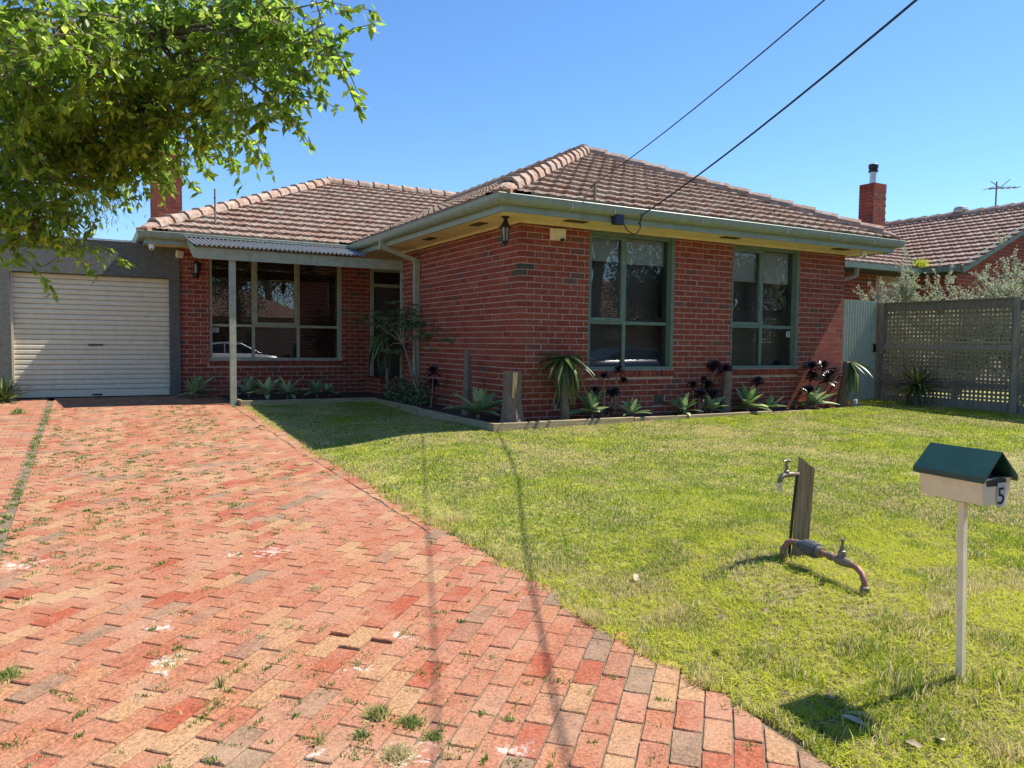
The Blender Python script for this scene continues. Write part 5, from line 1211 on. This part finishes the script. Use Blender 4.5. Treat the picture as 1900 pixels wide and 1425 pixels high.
b_ = MB(); b_.lathe([(.020, 0), (.023, .01), (.023, .05), (.019, .056)], (-1.620, -6.045, zg + .03)); b_.build('pipe_collar', M['brass'], wm)
d = Vector((-.045, -.34, -.012)).normalized(); o_ = Vector((-1.588, -6.10, -.09))
for nm, m_, prof in (('coupling', M['brass'], [(.019, .0), (.022, .004), (.022, .03), (.019, .034)]), ('meter_neck', M['meter'], [(.024, .034), (.026, .04), (.026, .075), (.030, .08)]), ('meter_body', M['meter'], [(.040, .078), (.046, .085), (.048, .11), (.048, .165), (.044, .178), (.030, .184)]), ('union_nut', M['brass'], [(.031, .183), (.033, .187), (.031, .21), (.020, .214)]), ('pipe', M['copper'], [(.017, .20), (.017, .36)]), ('coupling', M['brass'], [(.021, .262), (.023, .266), (.023, .29), (.021, .294)]), ('valve_body', M['brass'], [(.018, .318), (.025, .325), (.029, .36), (.025, .40), (.021, .43), (.018, .434)])):
    b_ = MB(); b_.lathe(prof, o_, d, 14); b_.build(nm, m_, wm, smooth=False)
vb = o_ + d * .36
b_ = MB(); b_.lathe([(.022, .015), (.020, .03), (.024, .034), (.020, .055), (.013, .06), (.010, .085), (.007, .09), (.007, .115)], vb); b_.tube([vb + Vector((-.012, -.012, .118)), vb + Vector((.012, .012, .118))], .006, 6); b_.tube([vb + Vector((.016, -.006, .126)), vb + Vector((-.016, .006, .114))], .005, 6); b_.build('valve_spindle', M['brass'], wm)
e_ = o_ + d * .42; zr = lz(-1.72, -6.64)
b_ = MB(); b_.tube([e_, e_ + d * .05 + Vector((-.004, 0, -.004)), e_ + d * .09 + Vector((-.012, 0, -.022)), e_ + d * .115 + Vector((-.02, 0, -.055)), Vector((e_.x - .04, e_.y - .122, -.20)), Vector((e_.x - .05, e_.y - .125, zr - .1))], .017, 10); b_.build('outlet_pipe', M['copper'], wm, smooth=True)
b_ = MB(); b_.lathe([(.019, 0), (.025, .008), (.025, .022), (.021, .026), (.024, .032), (.024, .055), (.019, .06)], (e_.x - .044, e_.y - .1235, -.245)); b_.build('pipe_collar', M['brass'], wm)

# ---------------------------------------------------------------- lamps, cameras, wires on the house
ln = thing('hanging_lantern', 'black hanging lantern under the eave at the house corner', 'lantern', (-.33, -.17, 2.75))
c = (-.33, -.17)
b_ = MB(); b_.lathe([(.055, 0), (.055, -.012), (.03, -.02), (.03, -.055), (.018, -.06)], (*c, 2.760)); b_.build('mount', M['black'], ln)
b_ = MB(); b_.lathe([(.018, 0), (.035, -.012), (.05, -.045), (.088, -.085), (.09, -.093), (.07, -.096)], (*c, 2.705), n=6); b_.build('cap', M['black'], ln)
b_ = MB(); b_.lathe([(.062, 0), (.040, -.17)], (*c, 2.608), n=6); b_.build('lamp_glass', M['lamp_glass'], ln)
b_ = MB()
for k in range(6):
    a = 2 * PI * k / 6; b_.tube([(c[0] + math.cos(a) * .066, c[1] + math.sin(a) * .066, 2.61), (c[0] + math.cos(a) * .044, c[1] + math.sin(a) * .044, 2.435)], .006, 5)
b_.lathe([(.046, 0), (.05, -.01), (.03, -.03), (.012, -.04), (.016, -.05), (.003, -.065)], (*c, 2.437), n=6); b_.build('cage', M['black'], ln)
wl_ = thing('wall_lantern', 'small black wall lantern on the brick pier beside the porch window', 'lantern', (-3.44, 6.2, 2.35))
b_ = MB(); b_.box(-3.41, 6.225, 2.36, -3.33, 6.249, 2.52); b_.tube([(-3.37, 6.23, 2.47), (-3.38, 6.15, 2.52), (-3.42, 6.12, 2.50)], .012, 6); b_.build('bracket', M['black'], wl_)
b_ = MB(); b_.lathe([(.03, 0), (.035, -.01), (.035, -.17), (.03, -.18)], (-3.43, 6.12, 2.48), n=8); b_.build('lamp_glass', M['lamp_glass'], wl_)
b_ = MB()
for k in range(4):
    a = 2 * PI * k / 4 + .4; b_.tube([(-3.43 + math.cos(a) * .038, 6.12 + math.sin(a) * .038, 2.49), (-3.43 + math.cos(a) * .038, 6.12 + math.sin(a) * .038, 2.29)], .010, 5)
b_.lathe([(.02, .06), (.055, .02), (.055, 0)], (-3.43, 6.12, 2.47), n=8); b_.lathe([(.05, 0), (.06, -.03), (.055, -.07), (.02, -.085)], (-3.43, 6.12, 2.30), n=10); b_.build('cage', M['black'], wl_)
def dome_cam(label, x, y, z, look):
    t = thing('security_camera', label, 'camera', (x, y, z)); b_ = MB(); b_.lathe([(.055, 0), (.055, -.03), (.05, -.035)], (x, y, z)); b_.build('base', M['white'], t)
    l = Vector(look).normalized(); c_ = Vector((x, y, z - .06)); b_ = MB(); b_.lathe([(.005, -.05), (.04, -.035), (.05, 0), (.045, .03), (.038, .04)], c_, l, 14); bl = b_.build('eye_housing', M['white'], t, smooth=True)
    b_ = MB(); b_.lathe([(.016, .0385), (.016, .043)], c_ + Vector((0, 0, .014)), l, 10); b_.lathe([(.014, .0385), (.014, .043)], c_ - Vector((0, 0, .016)), l, 10); b_.build('lens', M['black'], bl)
dome_cam('white dome security camera under the eave above the garage door', -4.20, 5.72, 2.755, (-.1, -.9, -.35)); dome_cam('white dome security camera under the right end of the front eave', 6.72, -.42, 2.755, (-.5, -.8, -.3))
fl_ = thing('floodlight', 'small cream floodlight under the eave where garage meets brick', 'floodlight', (-3.72, 6.12, 2.75))
b_ = MB(); b_.lathe([(.03, 0), (.03, -.02), (.012, -.03), (.012, -.06)], (-3.72, 6.1, 2.755)); b_.build('arm', M['brass'], fl_)
Mx = Matrix.Translation((-3.72, 6.06, 2.64)) @ Euler((.45, 0, .25)).to_matrix().to_4x4(); b_ = MB(); b_.box(-.055, -.05, -.06, .055, .03, .06, 0, Mx); fb = b_.build('lamp_head', M['cream'], fl_)
b_ = MB(); b_.box(-.042, -.054, -.045, .042, -.0505, .045, 0, Mx); b_.build('lamp_glass', M['plate'], fb)
sn = thing('alarm_sensor', 'cream alarm siren box with a dark dome on the brick near the corner', 'sensor', (.59, -.03, 2.62))
b_ = MB(); b_.box(.47, -.02, 2.53, .71, -.003, 2.695); b_.build('back_plate', M['cream'], sn)
b_ = MB(); b_.prism([(.545, -.02), (.575, -.075), (.695, -.075), (.705, -.02)], 2, 2.54, 2.69); b_.build('cover', M['cream'], sn)
b_ = MB(); b_.lathe([(.035, 0), (.038, -.012), (.028, -.03), (.008, -.036)], (.64, -.07, 2.553), n=12); b_.build('dome', M['black'], sn, smooth=True)
bx_ = thing('meter_box', 'dark navy electrical connection box on the front fascia', 'junction box', (1.17, -.66, 2.8))
b_ = MB(); b_.box(1.085, -.70, 2.715, 1.235, -.612, 2.865); b_.build('case', M['navy'], bx_); b_ = MB(); b_.box(1.10, -.707, 2.73, 1.22, -.7005, 2.85); b_.build('cover', M['navy'], bx_)
def catenary(a, b, sag, n=24):
    a = Vector(a); b = Vector(b); return [a.lerp(b, i / n) + Vector((0, 0, -sag * 4 * (i / n) * (1 - i / n))) for i in range(n + 1)]
pole_top = (-4.1, -15.6, 5.3)
sv = thing('service_cable', 'thick black overhead power cable running to the front fascia', 'cable', (1.53, -.7, 2.88))
b_ = MB(); b_.tube(catenary((1.53, -.745, 2.88), pole_top, .42), .0095, 7); b_.build('cable', M['black'], sv)
b_ = MB(); b_.tube([(1.5, -.62, 2.90), (1.50, -.72, 2.90), (1.54, -.76, 2.88)], .014, 7); b_.build('hook', M['brass'], sv)
b_ = MB(); b_.tube([(1.52, -.74, 2.87), (1.50, -.72, 2.80), (1.53, -.69, 2.70), (1.50, -.66, 2.63), (1.42, -.66, 2.61), (1.33, -.66, 2.65), (1.26, -.665, 2.73), (1.235, -.67, 2.75)], .008, 6); b_.tube([(1.53, -.74, 2.86), (1.47, -.73, 2.74)], .010, 6); b_.build('cable_tail', M['black'], sv, smooth=True)
sv = thing('telephone_cable', 'thin black overhead cable running to the small roof mast', 'cable', (.81, -.52, 3.23))
b_ = MB(); b_.tube(catenary((.81, -.52, 3.23), (-4.25, -15.6, 4.8), .42), .0062, 6); b_.build('cable', M['black'], sv)
b_ = MB(); b_.tube([(.81, -.52, 3.23), (.83, -.56, 3.12), (.83, -.585, 3.0)], .005, 5); b_.build('cable_tail', M['black'], sv)
up_ = thing('power_pole', 'grey timber power pole on the street carrying the overhead cables', 'pole', (-4.15, -15.75, -.4))
b_ = MB(); b_.tube([(-4.15, -15.75, -.5), (-4.15, -15.75, 8.5)], [.16, .11], 12); b_.build('pole', M['wood_grey'], up_); b_ = MB(); b_.box(-5.25, -15.66, 8.0, -3.05, -15.54, 8.12); b_.build('cross_arm', M['wood_grey'], up_)
# fallen leaves on the lawn
dl = [leaf_mesh('fallen_leaf', M['dry_leaf'], .16, c_, .3, 5) for c_ in (.2, -.25, .4)]
for i, (x, y, L, lab) in enumerate(((-2.52, -5.78, .10, 'pale dry leaf standing in the grass near the drive edge'), (-2.72, -6.62, .09, 'brown curled leaf on the grass at the drive edge'), (-2.68, -7.22, .11, 'yellow green fallen leaf in the near lawn'), (-2.75, -7.32, .09, 'white backed fallen leaf lying in the letterbox shadow'), (-2.66, -7.36, .08, 'small pale fallen leaf beside the letterbox shadow'), (-2.60, -7.62, .09, 'red brown fallen leaf at the bottom right corner'), (-2.70, -7.60, .08, 'straw coloured fallen leaf near the bottom right corner'))):
    o = place('fallen_leaf', dl[i % 3], Matrix.Translation((x, y, lz(x, y) + .03)) @ Euler((rp_.uniform(-.4, .4), rp_.uniform(-.7, .3), rp_.uniform(0, 6))).to_matrix().to_4x4() @ Matrix.Scale(L, 4)); tag(o, lab, 'leaf', 'fallen leaves on the lawn')

# ---------------------------------------------------------------- neighbouring house on the right
nb = thing('neighbouring_house', 'neighbouring brick house with tiled gable roof behind the fence', 'house', (12.4, 2, 0))
rnd = random.Random(15)
def facing(mb, axis, at, u0, u1, z0, z1, sgn=-1):
    k = 0; z = z1
    while z > z0:
        u = u0 - (.12 if k % 2 else 0)
        while u < u1:
            p, q = max(u, u0), min(u + .23, u1)
            if q - p > .03:
                if axis == 'y': mb.box(p, at + rnd.uniform(-.002, .002), z - CR + .006, q, at + .09, z - .006, rnd.random())
                else: mb.box(at + rnd.uniform(-.002, .002), p, z - CR + .006, at + .09, q, z - .006, rnd.random())
            u += .24
        z -= CR; k += 1
c_ = MB(); c_.box(8.7, 2.408, -.2, 12.45, 2.6, 2.86); c_.box(12.408, 1.32, -.2, 12.6, 2.42, 2.86); c_.box(12.42, 1.308, -.2, 20, 1.5, 2.86)
c_.add([(12.0, 1.31, 2.86), (20.4, 1.31, 2.86), (16.2, 1.31, 4.72)], [(0, 1, 2)])
nw = c_.build('wall', M['mortar'], nb)
b_ = MB(); facing(b_, 'y', 2.40, 8.7, 11.05, .9, 2.85); facing(b_, 'x', 12.40, 1.31, 2.4, .9, 2.85); facing(b_, 'y', 1.30, 12.4, 17.5, .9, 2.85)
z = 2.86; k = 0
while z < 4.6:
    x0 = 12.05 + (z + CR - 2.86) / .445; u = x0 - (.12 if k % 2 else 0)
    while u < 17: 
        if u + .2 > x0: b_.box(max(u, x0), 1.30, z + .006, u + .23, 1.34, z + CR - .006, rnd.random())
        u += .24
    z += CR; k += 1
b_.build('brick_courses', M['brick'], nw, kind='stuff')
d_ = MB(); d_.box(11.05, 2.36, .0, 12.0, 2.404, 2.1); d_.build('door', mat('door_slate', [(0, (.02, .035, .045))], .5, var=False, bump=0), nb); d_ = MB(); d_.box(11.0, 2.34, 2.1, 12.05, 2.39, 2.22); d_.build('door_lintel', M['concrete'], nb)
NE = 2.93; NPT = .435
def simple_slope(parent, o, e, n, ulen, slen, pitch, name='roof_tiles', cuts=()):
    """a slope of overlapping tiles as one mesh"""
    cp = 1 / math.sqrt(1 + pitch * pitch); e = Vector((*e, 0)); nv = Vector((*n, 0)); s3 = nv * cp + Vector((0, 0, pitch * cp)); h3 = Vector((0, 0, cp)) - nv * pitch * cp; o = Vector(o)
    bm = bmesh.new(); ly = bm.faces.layers.float.new('var')
    for r in range(int(slen / TG) + 1):
        for c in range(int(ulen / TW) + 1):
            O = o + e * (c * TW) + s3 * (r * TG); Mx = Matrix(((e.x, s3.x, h3.x, O.x), (e.y, s3.y, h3.y, O.y), (e.z, s3.z, h3.z, O.z), (0, 0, 0, 1)))
            vv = [bm.verts.new(Mx @ Vector(q)) for q in TV]; q_ = rnd.random()
            for q in TF:
                f = bm.faces.new([vv[i] for i in q]); f[ly] = q_
    for co, no in cuts: bmesh.ops.bisect_plane(bm, geom=bm.verts[:] + bm.edges[:] + bm.faces[:], plane_co=co, plane_no=no, clear_outer=True)
    bmesh.ops.recalc_face_normals(bm, faces=bm.faces)
    me = bpy.data.meshes.new(name); bm.to_mesh(me); bm.free(); me.materials.append(M['tile_neighbour']); ob = bpy.data.objects.new(name, me); COL.objects.link(ob); attach(ob, parent); ob['kind'] = 'stuff'
    return ob
rs_ = MB(); rs_.add([(12.0, .9, NE - .03), (12.0, 9, NE - .03), (16.2, 9, NE + 4.2 * NPT - .03), (16.2, .9, NE + 4.2 * NPT - .03)], [(0, 1, 2, 3)]); rs_.add([(16.2, .9, NE + 4.2 * NPT - .03), (16.2, 9, NE + 4.2 * NPT - .03), (20.4, 9, NE - .03), (20.4, .9, NE - .03)], [(0, 1, 2, 3)])
rs_.add([(9.0, 1.9, NE - .03), (14, 1.9, NE - .03), (20, 6.3, NE + 4.4 * NPT - .03), (9.0, 6.3, NE + 4.4 * NPT - .03)], [(0, 1, 2, 3)])
nr = rs_.build('roof', M['tile_neighbour'], nb)
simple_slope(nr, (12.0, 9.0, NE), (0, -1), (1, 0), 8.1, 4.6, NPT, cuts=[(Vector((12, 1.9, 0)), Vector((-.7071, .7071, 0)))])
simple_slope(nr, (9.05, 1.9, NE), (1, 0), (0, 1), 9, 4.8, NPT, cuts=[(Vector((12, 1.9, 0)), Vector((.7071, -.7071, 0)))])
for i in range(21):
    place('ridge_cap', cap_me, Matrix.Translation((16.2, .9 + i * .40, NE + 4.2 * NPT + .05)) @ Matrix.Rotation(PI / 2, 4, 'Z'), nr)
for i in range(24):
    place('ridge_cap', cap_me, Matrix.Translation((8.9 + i * .40, 6.3, NE + 4.4 * NPT + .05)), nr)
g_ = MB(); g_.box(9.0, 1.77, NE - .12, 12.05, 1.90, NE - .01); g_.build('gutter', M['green_paint'], nb); g_ = MB(); g_.box(11.87, .92, NE - .12, 12.0, 1.88, NE - .01); g_.build('gutter', M['green_paint'], nb)
g_ = MB(); g_.box(9.0, 1.9, NE - .16, 12.4, 2.4, NE - .13); g_.box(12.0, .95, NE - .16, 12.4, 1.9, NE - .13); g_.build('soffit', M['dark'], nb)
g_ = MB(); g_.bar((11.92, .88, NE - .08), (16.2, .88, NE + 4.2 * NPT - .02), .05, .18); g_.build('barge_board', M['green_paint'], nb)
g_ = MB(); g_.bar((9.6, 1.84, NE - .12), (9.6, 1.86, NE - .30), .07, .07, upv=(1, 0, 0)); g_.bar((9.6, 1.86, NE - .30), (8.9, 2.36, NE - .55), .07, .07); g_.build('downpipe', M['wood_grey'], nb)
g_ = MB(); g_.box(12.05, 1.2, 2.55, 12.17, 1.29, 2.72); g_.build('wall_box', M['cream'], nb)
g_ = MB(); g_.tube([(12.1, 1.6, .5), (12.1, 1.6, 2.2)], .02, 6); g_.build('conduit', M['stem'], nb)
st_ = brick_stack('chimney', nb, 11.98, 3.20, 12.47, 3.62, 3.2, 5.18)
g_ = MB(); g_.lathe([(.08, 0), (.08, .34)], (12.2, 3.4, 5.17), n=14); fl2 = g_.build('flue_pipe', M['zinc'], st_); g_ = MB(); g_.lathe([(.11, .0), (.115, .02), (.115, .05), (.095, .06), (.095, .085), (.115, .09), (.12, .18), (.10, .2), (.02, .21)], (12.2, 3.4, 5.49), n=14); g_.build('flue_cowl', M['black'], fl2)
g_ = MB(); g_.lathe([(.08, 0), (.08, .10), (.16, .13), (.19, .2), (.16, .27), (.09, .3), (.01, .31)], (16.2, 3.5, NE + 4.2 * NPT - .02), n=16); g_.build('roof_ventilator', M['zinc'], nr)
gr_ = MB(); P2 = []
V, Fc, c = blades(np.stack([RNG.normal(11.9, .10, 260), RNG.normal(1.85, .06, 260)], 1), RNG.uniform(.08, .26, 260), np.full(260, .006), RNG.uniform(.05, .6, 260), RNG.uniform(.3, .72, 260), z=np.full(260, NE + .02))
tag(npmesh('gutter_grass', V, Fc, M['grass'], c), 'bright grass tuft growing in the neighbour roof gutter', 'grass')
an = thing('tv_antenna', 'thin television antenna on a mast above the neighbour roof', 'antenna', (18.55, 3.85, 4.2))
q = Vector((18.55, 3.85, 0)); g_ = MB(); g_.tube([(q.x, q.y, 4.2), (q.x, q.y, 6.05)], .022, 6); g_.build('mast', M['wood_grey'], an)
g_ = MB(); g_.tube([q + Vector((-.25, .1, 5.83)), q + Vector((.6, -.3, 5.89))], .016, 6)
for i in range(6):
    t = i / 5; b = q + Vector((-.22 + .8 * t, .09 - .37 * t, 5.84 + .05 * t)); g_.tube([b + Vector((-.10, -.22, 0)) * (1 - t * .4), b + Vector((.10, .22, 0)) * (1 - t * .4)], .01, 5)
g_.tube([q + Vector((.1, -.05, 5.87)), q + Vector((.25, -.25, 6.1))], .012, 5); g_.tube([q + Vector((.1, -.05, 5.87)), q + Vector((-.05, .15, 6.08))], .012, 5); g_.build('dipoles', M['wood_grey'], an)
shd = thing('metal_roof_shed', 'bright metal roofed building behind the neighbouring house', 'building', (24, 7, 0))
g_ = MB(); g_.box(21.5, 6.5, -.2, 30, 13, 3.2); g_.build('wall', M['concrete'], shd)
vs, fs = corrugated(0, 8.5, .2, .02, 0, 1); g_ = MB(); g_.add([(21.2 + t * 4.5, 5.9 + x, 3.2 + t * 3.2 + h) for x, t, h in vs], fs); g_.build('metal_roof', M['zinc'], shd)

# ---------------------------------------------------------------- across the street: seen only as reflections in the glass
op = thing('opposite_house', 'tile roofed house across the street, mirrored in the front windows', 'house', (23, -27, 0))
g_ = MB(); g_.box(14, -36, -.5, 33, -27, 2.5); g_.build('wall', M['brick'], op)
g_ = MB(); g_.add([(13.3, -26.3, 2.45), (33.7, -26.3, 2.45), (28.8, -31.5, 5.1), (18.2, -31.5, 5.1), (13.3, -36.7, 2.45), (33.7, -36.7, 2.45)], [(0, 1, 2, 3), (0, 3, 4), (1, 5, 2), (3, 2, 5, 4)]); orf = g_.build('roof', M['tile_neighbour'], op)
simple_slope(orf, (13.3, -26.3, 2.5), (1, 0), (0, -1), 20.4, 5.8, .51, cuts=[(Vector((13.3, -26.3, 0)), Vector((-.7281, -.6860, 0))), (Vector((33.7, -26.3, 0)), Vector((.7281, -.6860, 0)))])
for x in (16, 21, 29):
    g_ = MB(); g_.box(x, -26.98, .6, x + 2, -26.9, 2.1); w_ = g_.build('window', M['dark'], op); g_ = MB(); g_.box(x + .08, -26.895, .68, x + 1.92, -26.885, 2.02); g_.build('glass_pane', M['car_glass'], w_)
g_ = MB(); g_.box(24.2, -26.98, -.4, 25.2, -26.88, 1.8); g_.build('door', M['dark'], op)
op2 = thing('opposite_house', 'smaller tile roofed house across the street, mirrored in the porch window', 'house', (1, -25, 0))
g_ = MB(); g_.box(-7, -33, -.5, 6.5, -25, 2.5); g_.build('wall', M['mortar'], op2)
g_ = MB(); g_.add([(-7.6, -24.4, 2.45), (7.1, -24.4, 2.45), (2.5, -29, 4.7), (-3, -29, 4.7), (-7.6, -33.6, 2.45), (7.1, -33.6, 2.45)], [(0, 1, 2, 3), (0, 3, 4), (1, 5, 2), (3, 2, 5, 4)]); g_.build('roof', M['tile_neighbour'], op2)
for x in (-5, 1):
    g_ = MB(); g_.box(x, -24.99, .6, x + 2.4, -24.9, 2.1); w_ = g_.build('window', M['dark'], op2); g_ = MB(); g_.box(x + .08, -24.895, .68, x + 2.32, -24.885, 2.02); g_.build('glass_pane', M['car_glass'], w_)
pf_ = thing('added_fence', 'brown paling fence added across the street to darken the front window reflections', 'fence', (25, -22.4, -.45))  # unseen fence, added so the lower front panes reflect something dark
g_ = MB(); g_.box(0, -.018, 0, .14, 0, 1.75); pm_ = g_.mesh('paling', M['post_wood'])
for i in range(230): place('paling', pm_, Matrix.Translation((6 + i * .15, -22.4 + (.006 if i % 2 else 0), -.47 + rnd.uniform(0, .02))), pf_)
for z in (.0, 1.0): g_ = MB(); g_.box(6, -22.46, z, 40.5, -22.42, z + .08); g_.build('rail', M['post_wood'], pf_)
def street_tree(label, x, y, h, R, seed, nl=7000, leafm='leaf_far', group='street trees opposite', cz=.72, low=.18):
    rs = random.Random(seed); t = thing('street_tree', label, 'tree', (x, y, -.4), group); s_ = MB(); top = Vector((x + rs.uniform(-.4, .4), y, h * .5))
    s_.tube([(x, y, -.5), (x + .1, y, h * .25), top], [.34, .27, .20], 10); P_, D_ = [], []
    for i in range(22):
        e = Vector((x + rs.gauss(0, R * .5), y + rs.gauss(0, R * .5), h * cz + rs.gauss(0, h * low)))
        s_.tube([top.lerp(Vector((x, y, h * .3)), rs.random() * .6), top.lerp(e, .5) + Vector((0, 0, .3)), e], [.09, .06, .025], 6)
        for _ in range(nl // 22):
            P_.append(e + Vector((rs.gauss(0, .7), rs.gauss(0, .7), rs.gauss(0, .55)))); D_.append((rs.gauss(0, .5), rs.gauss(0, .5), -.7))
    s_.build('trunk', M['bark'], t); n = len(P_); leaf_cloud('crown', M[leafm], np.array(P_, dtype=float), np.array(D_, dtype=float), RNG.uniform(.10, .20, n), RNG.uniform(.018, .036, n), RNG.random(n), t)
street_tree('gum tree across the street mirrored in the left front window', 14.3, -18.2, 11, 2.6, 2, cz=.62, nl=9000, low=.12)
street_tree('rounded dense tree across the street mirrored beside the gum tree', 19.0, -18.6, 7.2, 2.4, 12, cz=.52, low=.20, nl=26000)
street_tree('dense low tree across the street mirrored in the right front window', 24.2, -18.6, 7.4, 3.2, 3, cz=.45, low=.24, nl=30000)
street_tree('spreading tree across the street mirrored in the porch window', 1.9, -21.2, 8.5, 3.6, 4, 16000, cz=.62)
street_tree('dense tree farther along the street mirrored in the right window', 30, -20, 11, 4.0, 6, 9000, cz=.5, low=.25)
street_tree('dark tree across the street beyond the opposite house', 7, -38, 12, 5, 7, 7000, cz=.6)
def car(label, m, x, y, ang, h=1.0):
    t = thing('parked_car', label, 'car', (x, y, -.455)); Mx = Matrix.Translation((x, y, -.455)) @ Matrix.Rotation(ang, 4, 'Z')
    def bld(mb, nm, mm, par=None, smooth=False):
        mb.v = [tuple(Mx @ Vector(v)) for v in mb.v]; return mb.build(nm, mm, par or t, smooth)
    st = [(-2.15, .55, .62, .70), (-2.05, .32, .92, .80), (-1.2, .24, .98, .86), (0, .22, .98, .88), (1.1, .22, .95, .87), (1.8, .26, .86, .82), (2.1, .36, .70, .72), (2.18, .48, .58, .62)]
    b_ = MB(); vs = []
    for (X, z0, z1, w) in st: vs += [(X, -w, z0), (X, -w * 1.02, (z0 + z1) / 2), (X, -w * .93, z1), (X, w * .93, z1), (X, w * 1.02, (z0 + z1) / 2), (X, w, z0)]
    n = len(st); b_.add(vs, [(i * 6 + k, i * 6 + (k + 1) % 6, (i + 1) * 6 + (k + 1) % 6, (i + 1) * 6 + k) for i in range(n - 1) for k in range(6)] + [tuple(range(6)), tuple((n - 1) * 6 + k for k in reversed(range(6)))]); body = bld(b_, 'body', m, smooth=True)
    gh = [(-1.75, .95, .95, .78), (-1.25, .95, 1.36 * h, .66), (-.4, .96, 1.45 * h, .64), (.3, .96, 1.42 * h, .64), (1.15, .95, .955, .76)]
    b_ = MB(); vs = []
    for (X, z0, z1, w) in gh: vs += [(X, -.80, z0), (X, -w, z1), (X, w, z1), (X, .80, z0)]
    b_.add(vs, [(i * 4 + k, i * 4 + (k + 1) % 4, (i + 1) * 4 + (k + 1) % 4, (i + 1) * 4 + k) for i in range(4) for k in range(4)]); bld(b_, 'windows', M['car_glass'])
    b_ = MB(); vs = []
    for (X, z0, z1, w) in gh[1:4]: vs += [(X, -w - .03, z1 - .05), (X, -w, z1 + .02), (X, w, z1 + .02), (X, w + .03, z1 - .05)]
    b_.add(vs, [(i * 4 + k, i * 4 + k + 1, (i + 1) * 4 + k + 1, (i + 1) * 4 + k) for i in range(2) for k in range(3)])
    for s_ in (-1, 1):
        b_.tube([(1.15, s_ * .78, .97), (.3, s_ * .66, 1.41 * h)], .035, 5); b_.tube([(-1.75, s_ * .78, .97), (-1.25, s_ * .68, 1.35 * h)], .04, 5); b_.tube([(-.35, s_ * .80, .97), (-.35, s_ * .665, 1.44 * h)], .03, 5)
    bld(b_, 'roof', m)
    for X in (-1.35, 1.35):
        for s_ in (-1, 1):
            b_ = MB(); b_.lathe([(.20, 0), (.32, .01), (.33, .10), (.32, .19), (.2, .20)], (X, s_ * .88 - (.2 if s_ > 0 else 0), .33), (0, 1, 0), 20); wv = bld(b_, 'wheel', M['tyre']); b_ = MB(); b_.lathe([(.19, -.004), (.20, .02), (.20, .18), (.19, .204)], (X, s_ * .88 - (.2 if s_ > 0 else 0), .33), (0, 1, 0), 14); bld(b_, 'rim', M['rim'], wv)
    for s_ in (-1, 1):
        b_ = MB(); b_.box(2.02, s_ * .62 - .14, .60, 2.16, s_ * .62 + .14, .72); bld(b_, 'headlight', M['white'], body); b_ = MB(); b_.box(-2.16, s_ * .62 - .12, .70, -2.03, s_ * .62 + .12, .84); bld(b_, 'tail_light', M['copper'], body)
car('white sedan parked on the street, mirrored in the porch window', M['car_white'], .35, -13.6, PI * 0 + .0)
car('dark blue car parked on the street, mirrored in the left front window', M['car_dark'], 12.3, -13.8, PI)
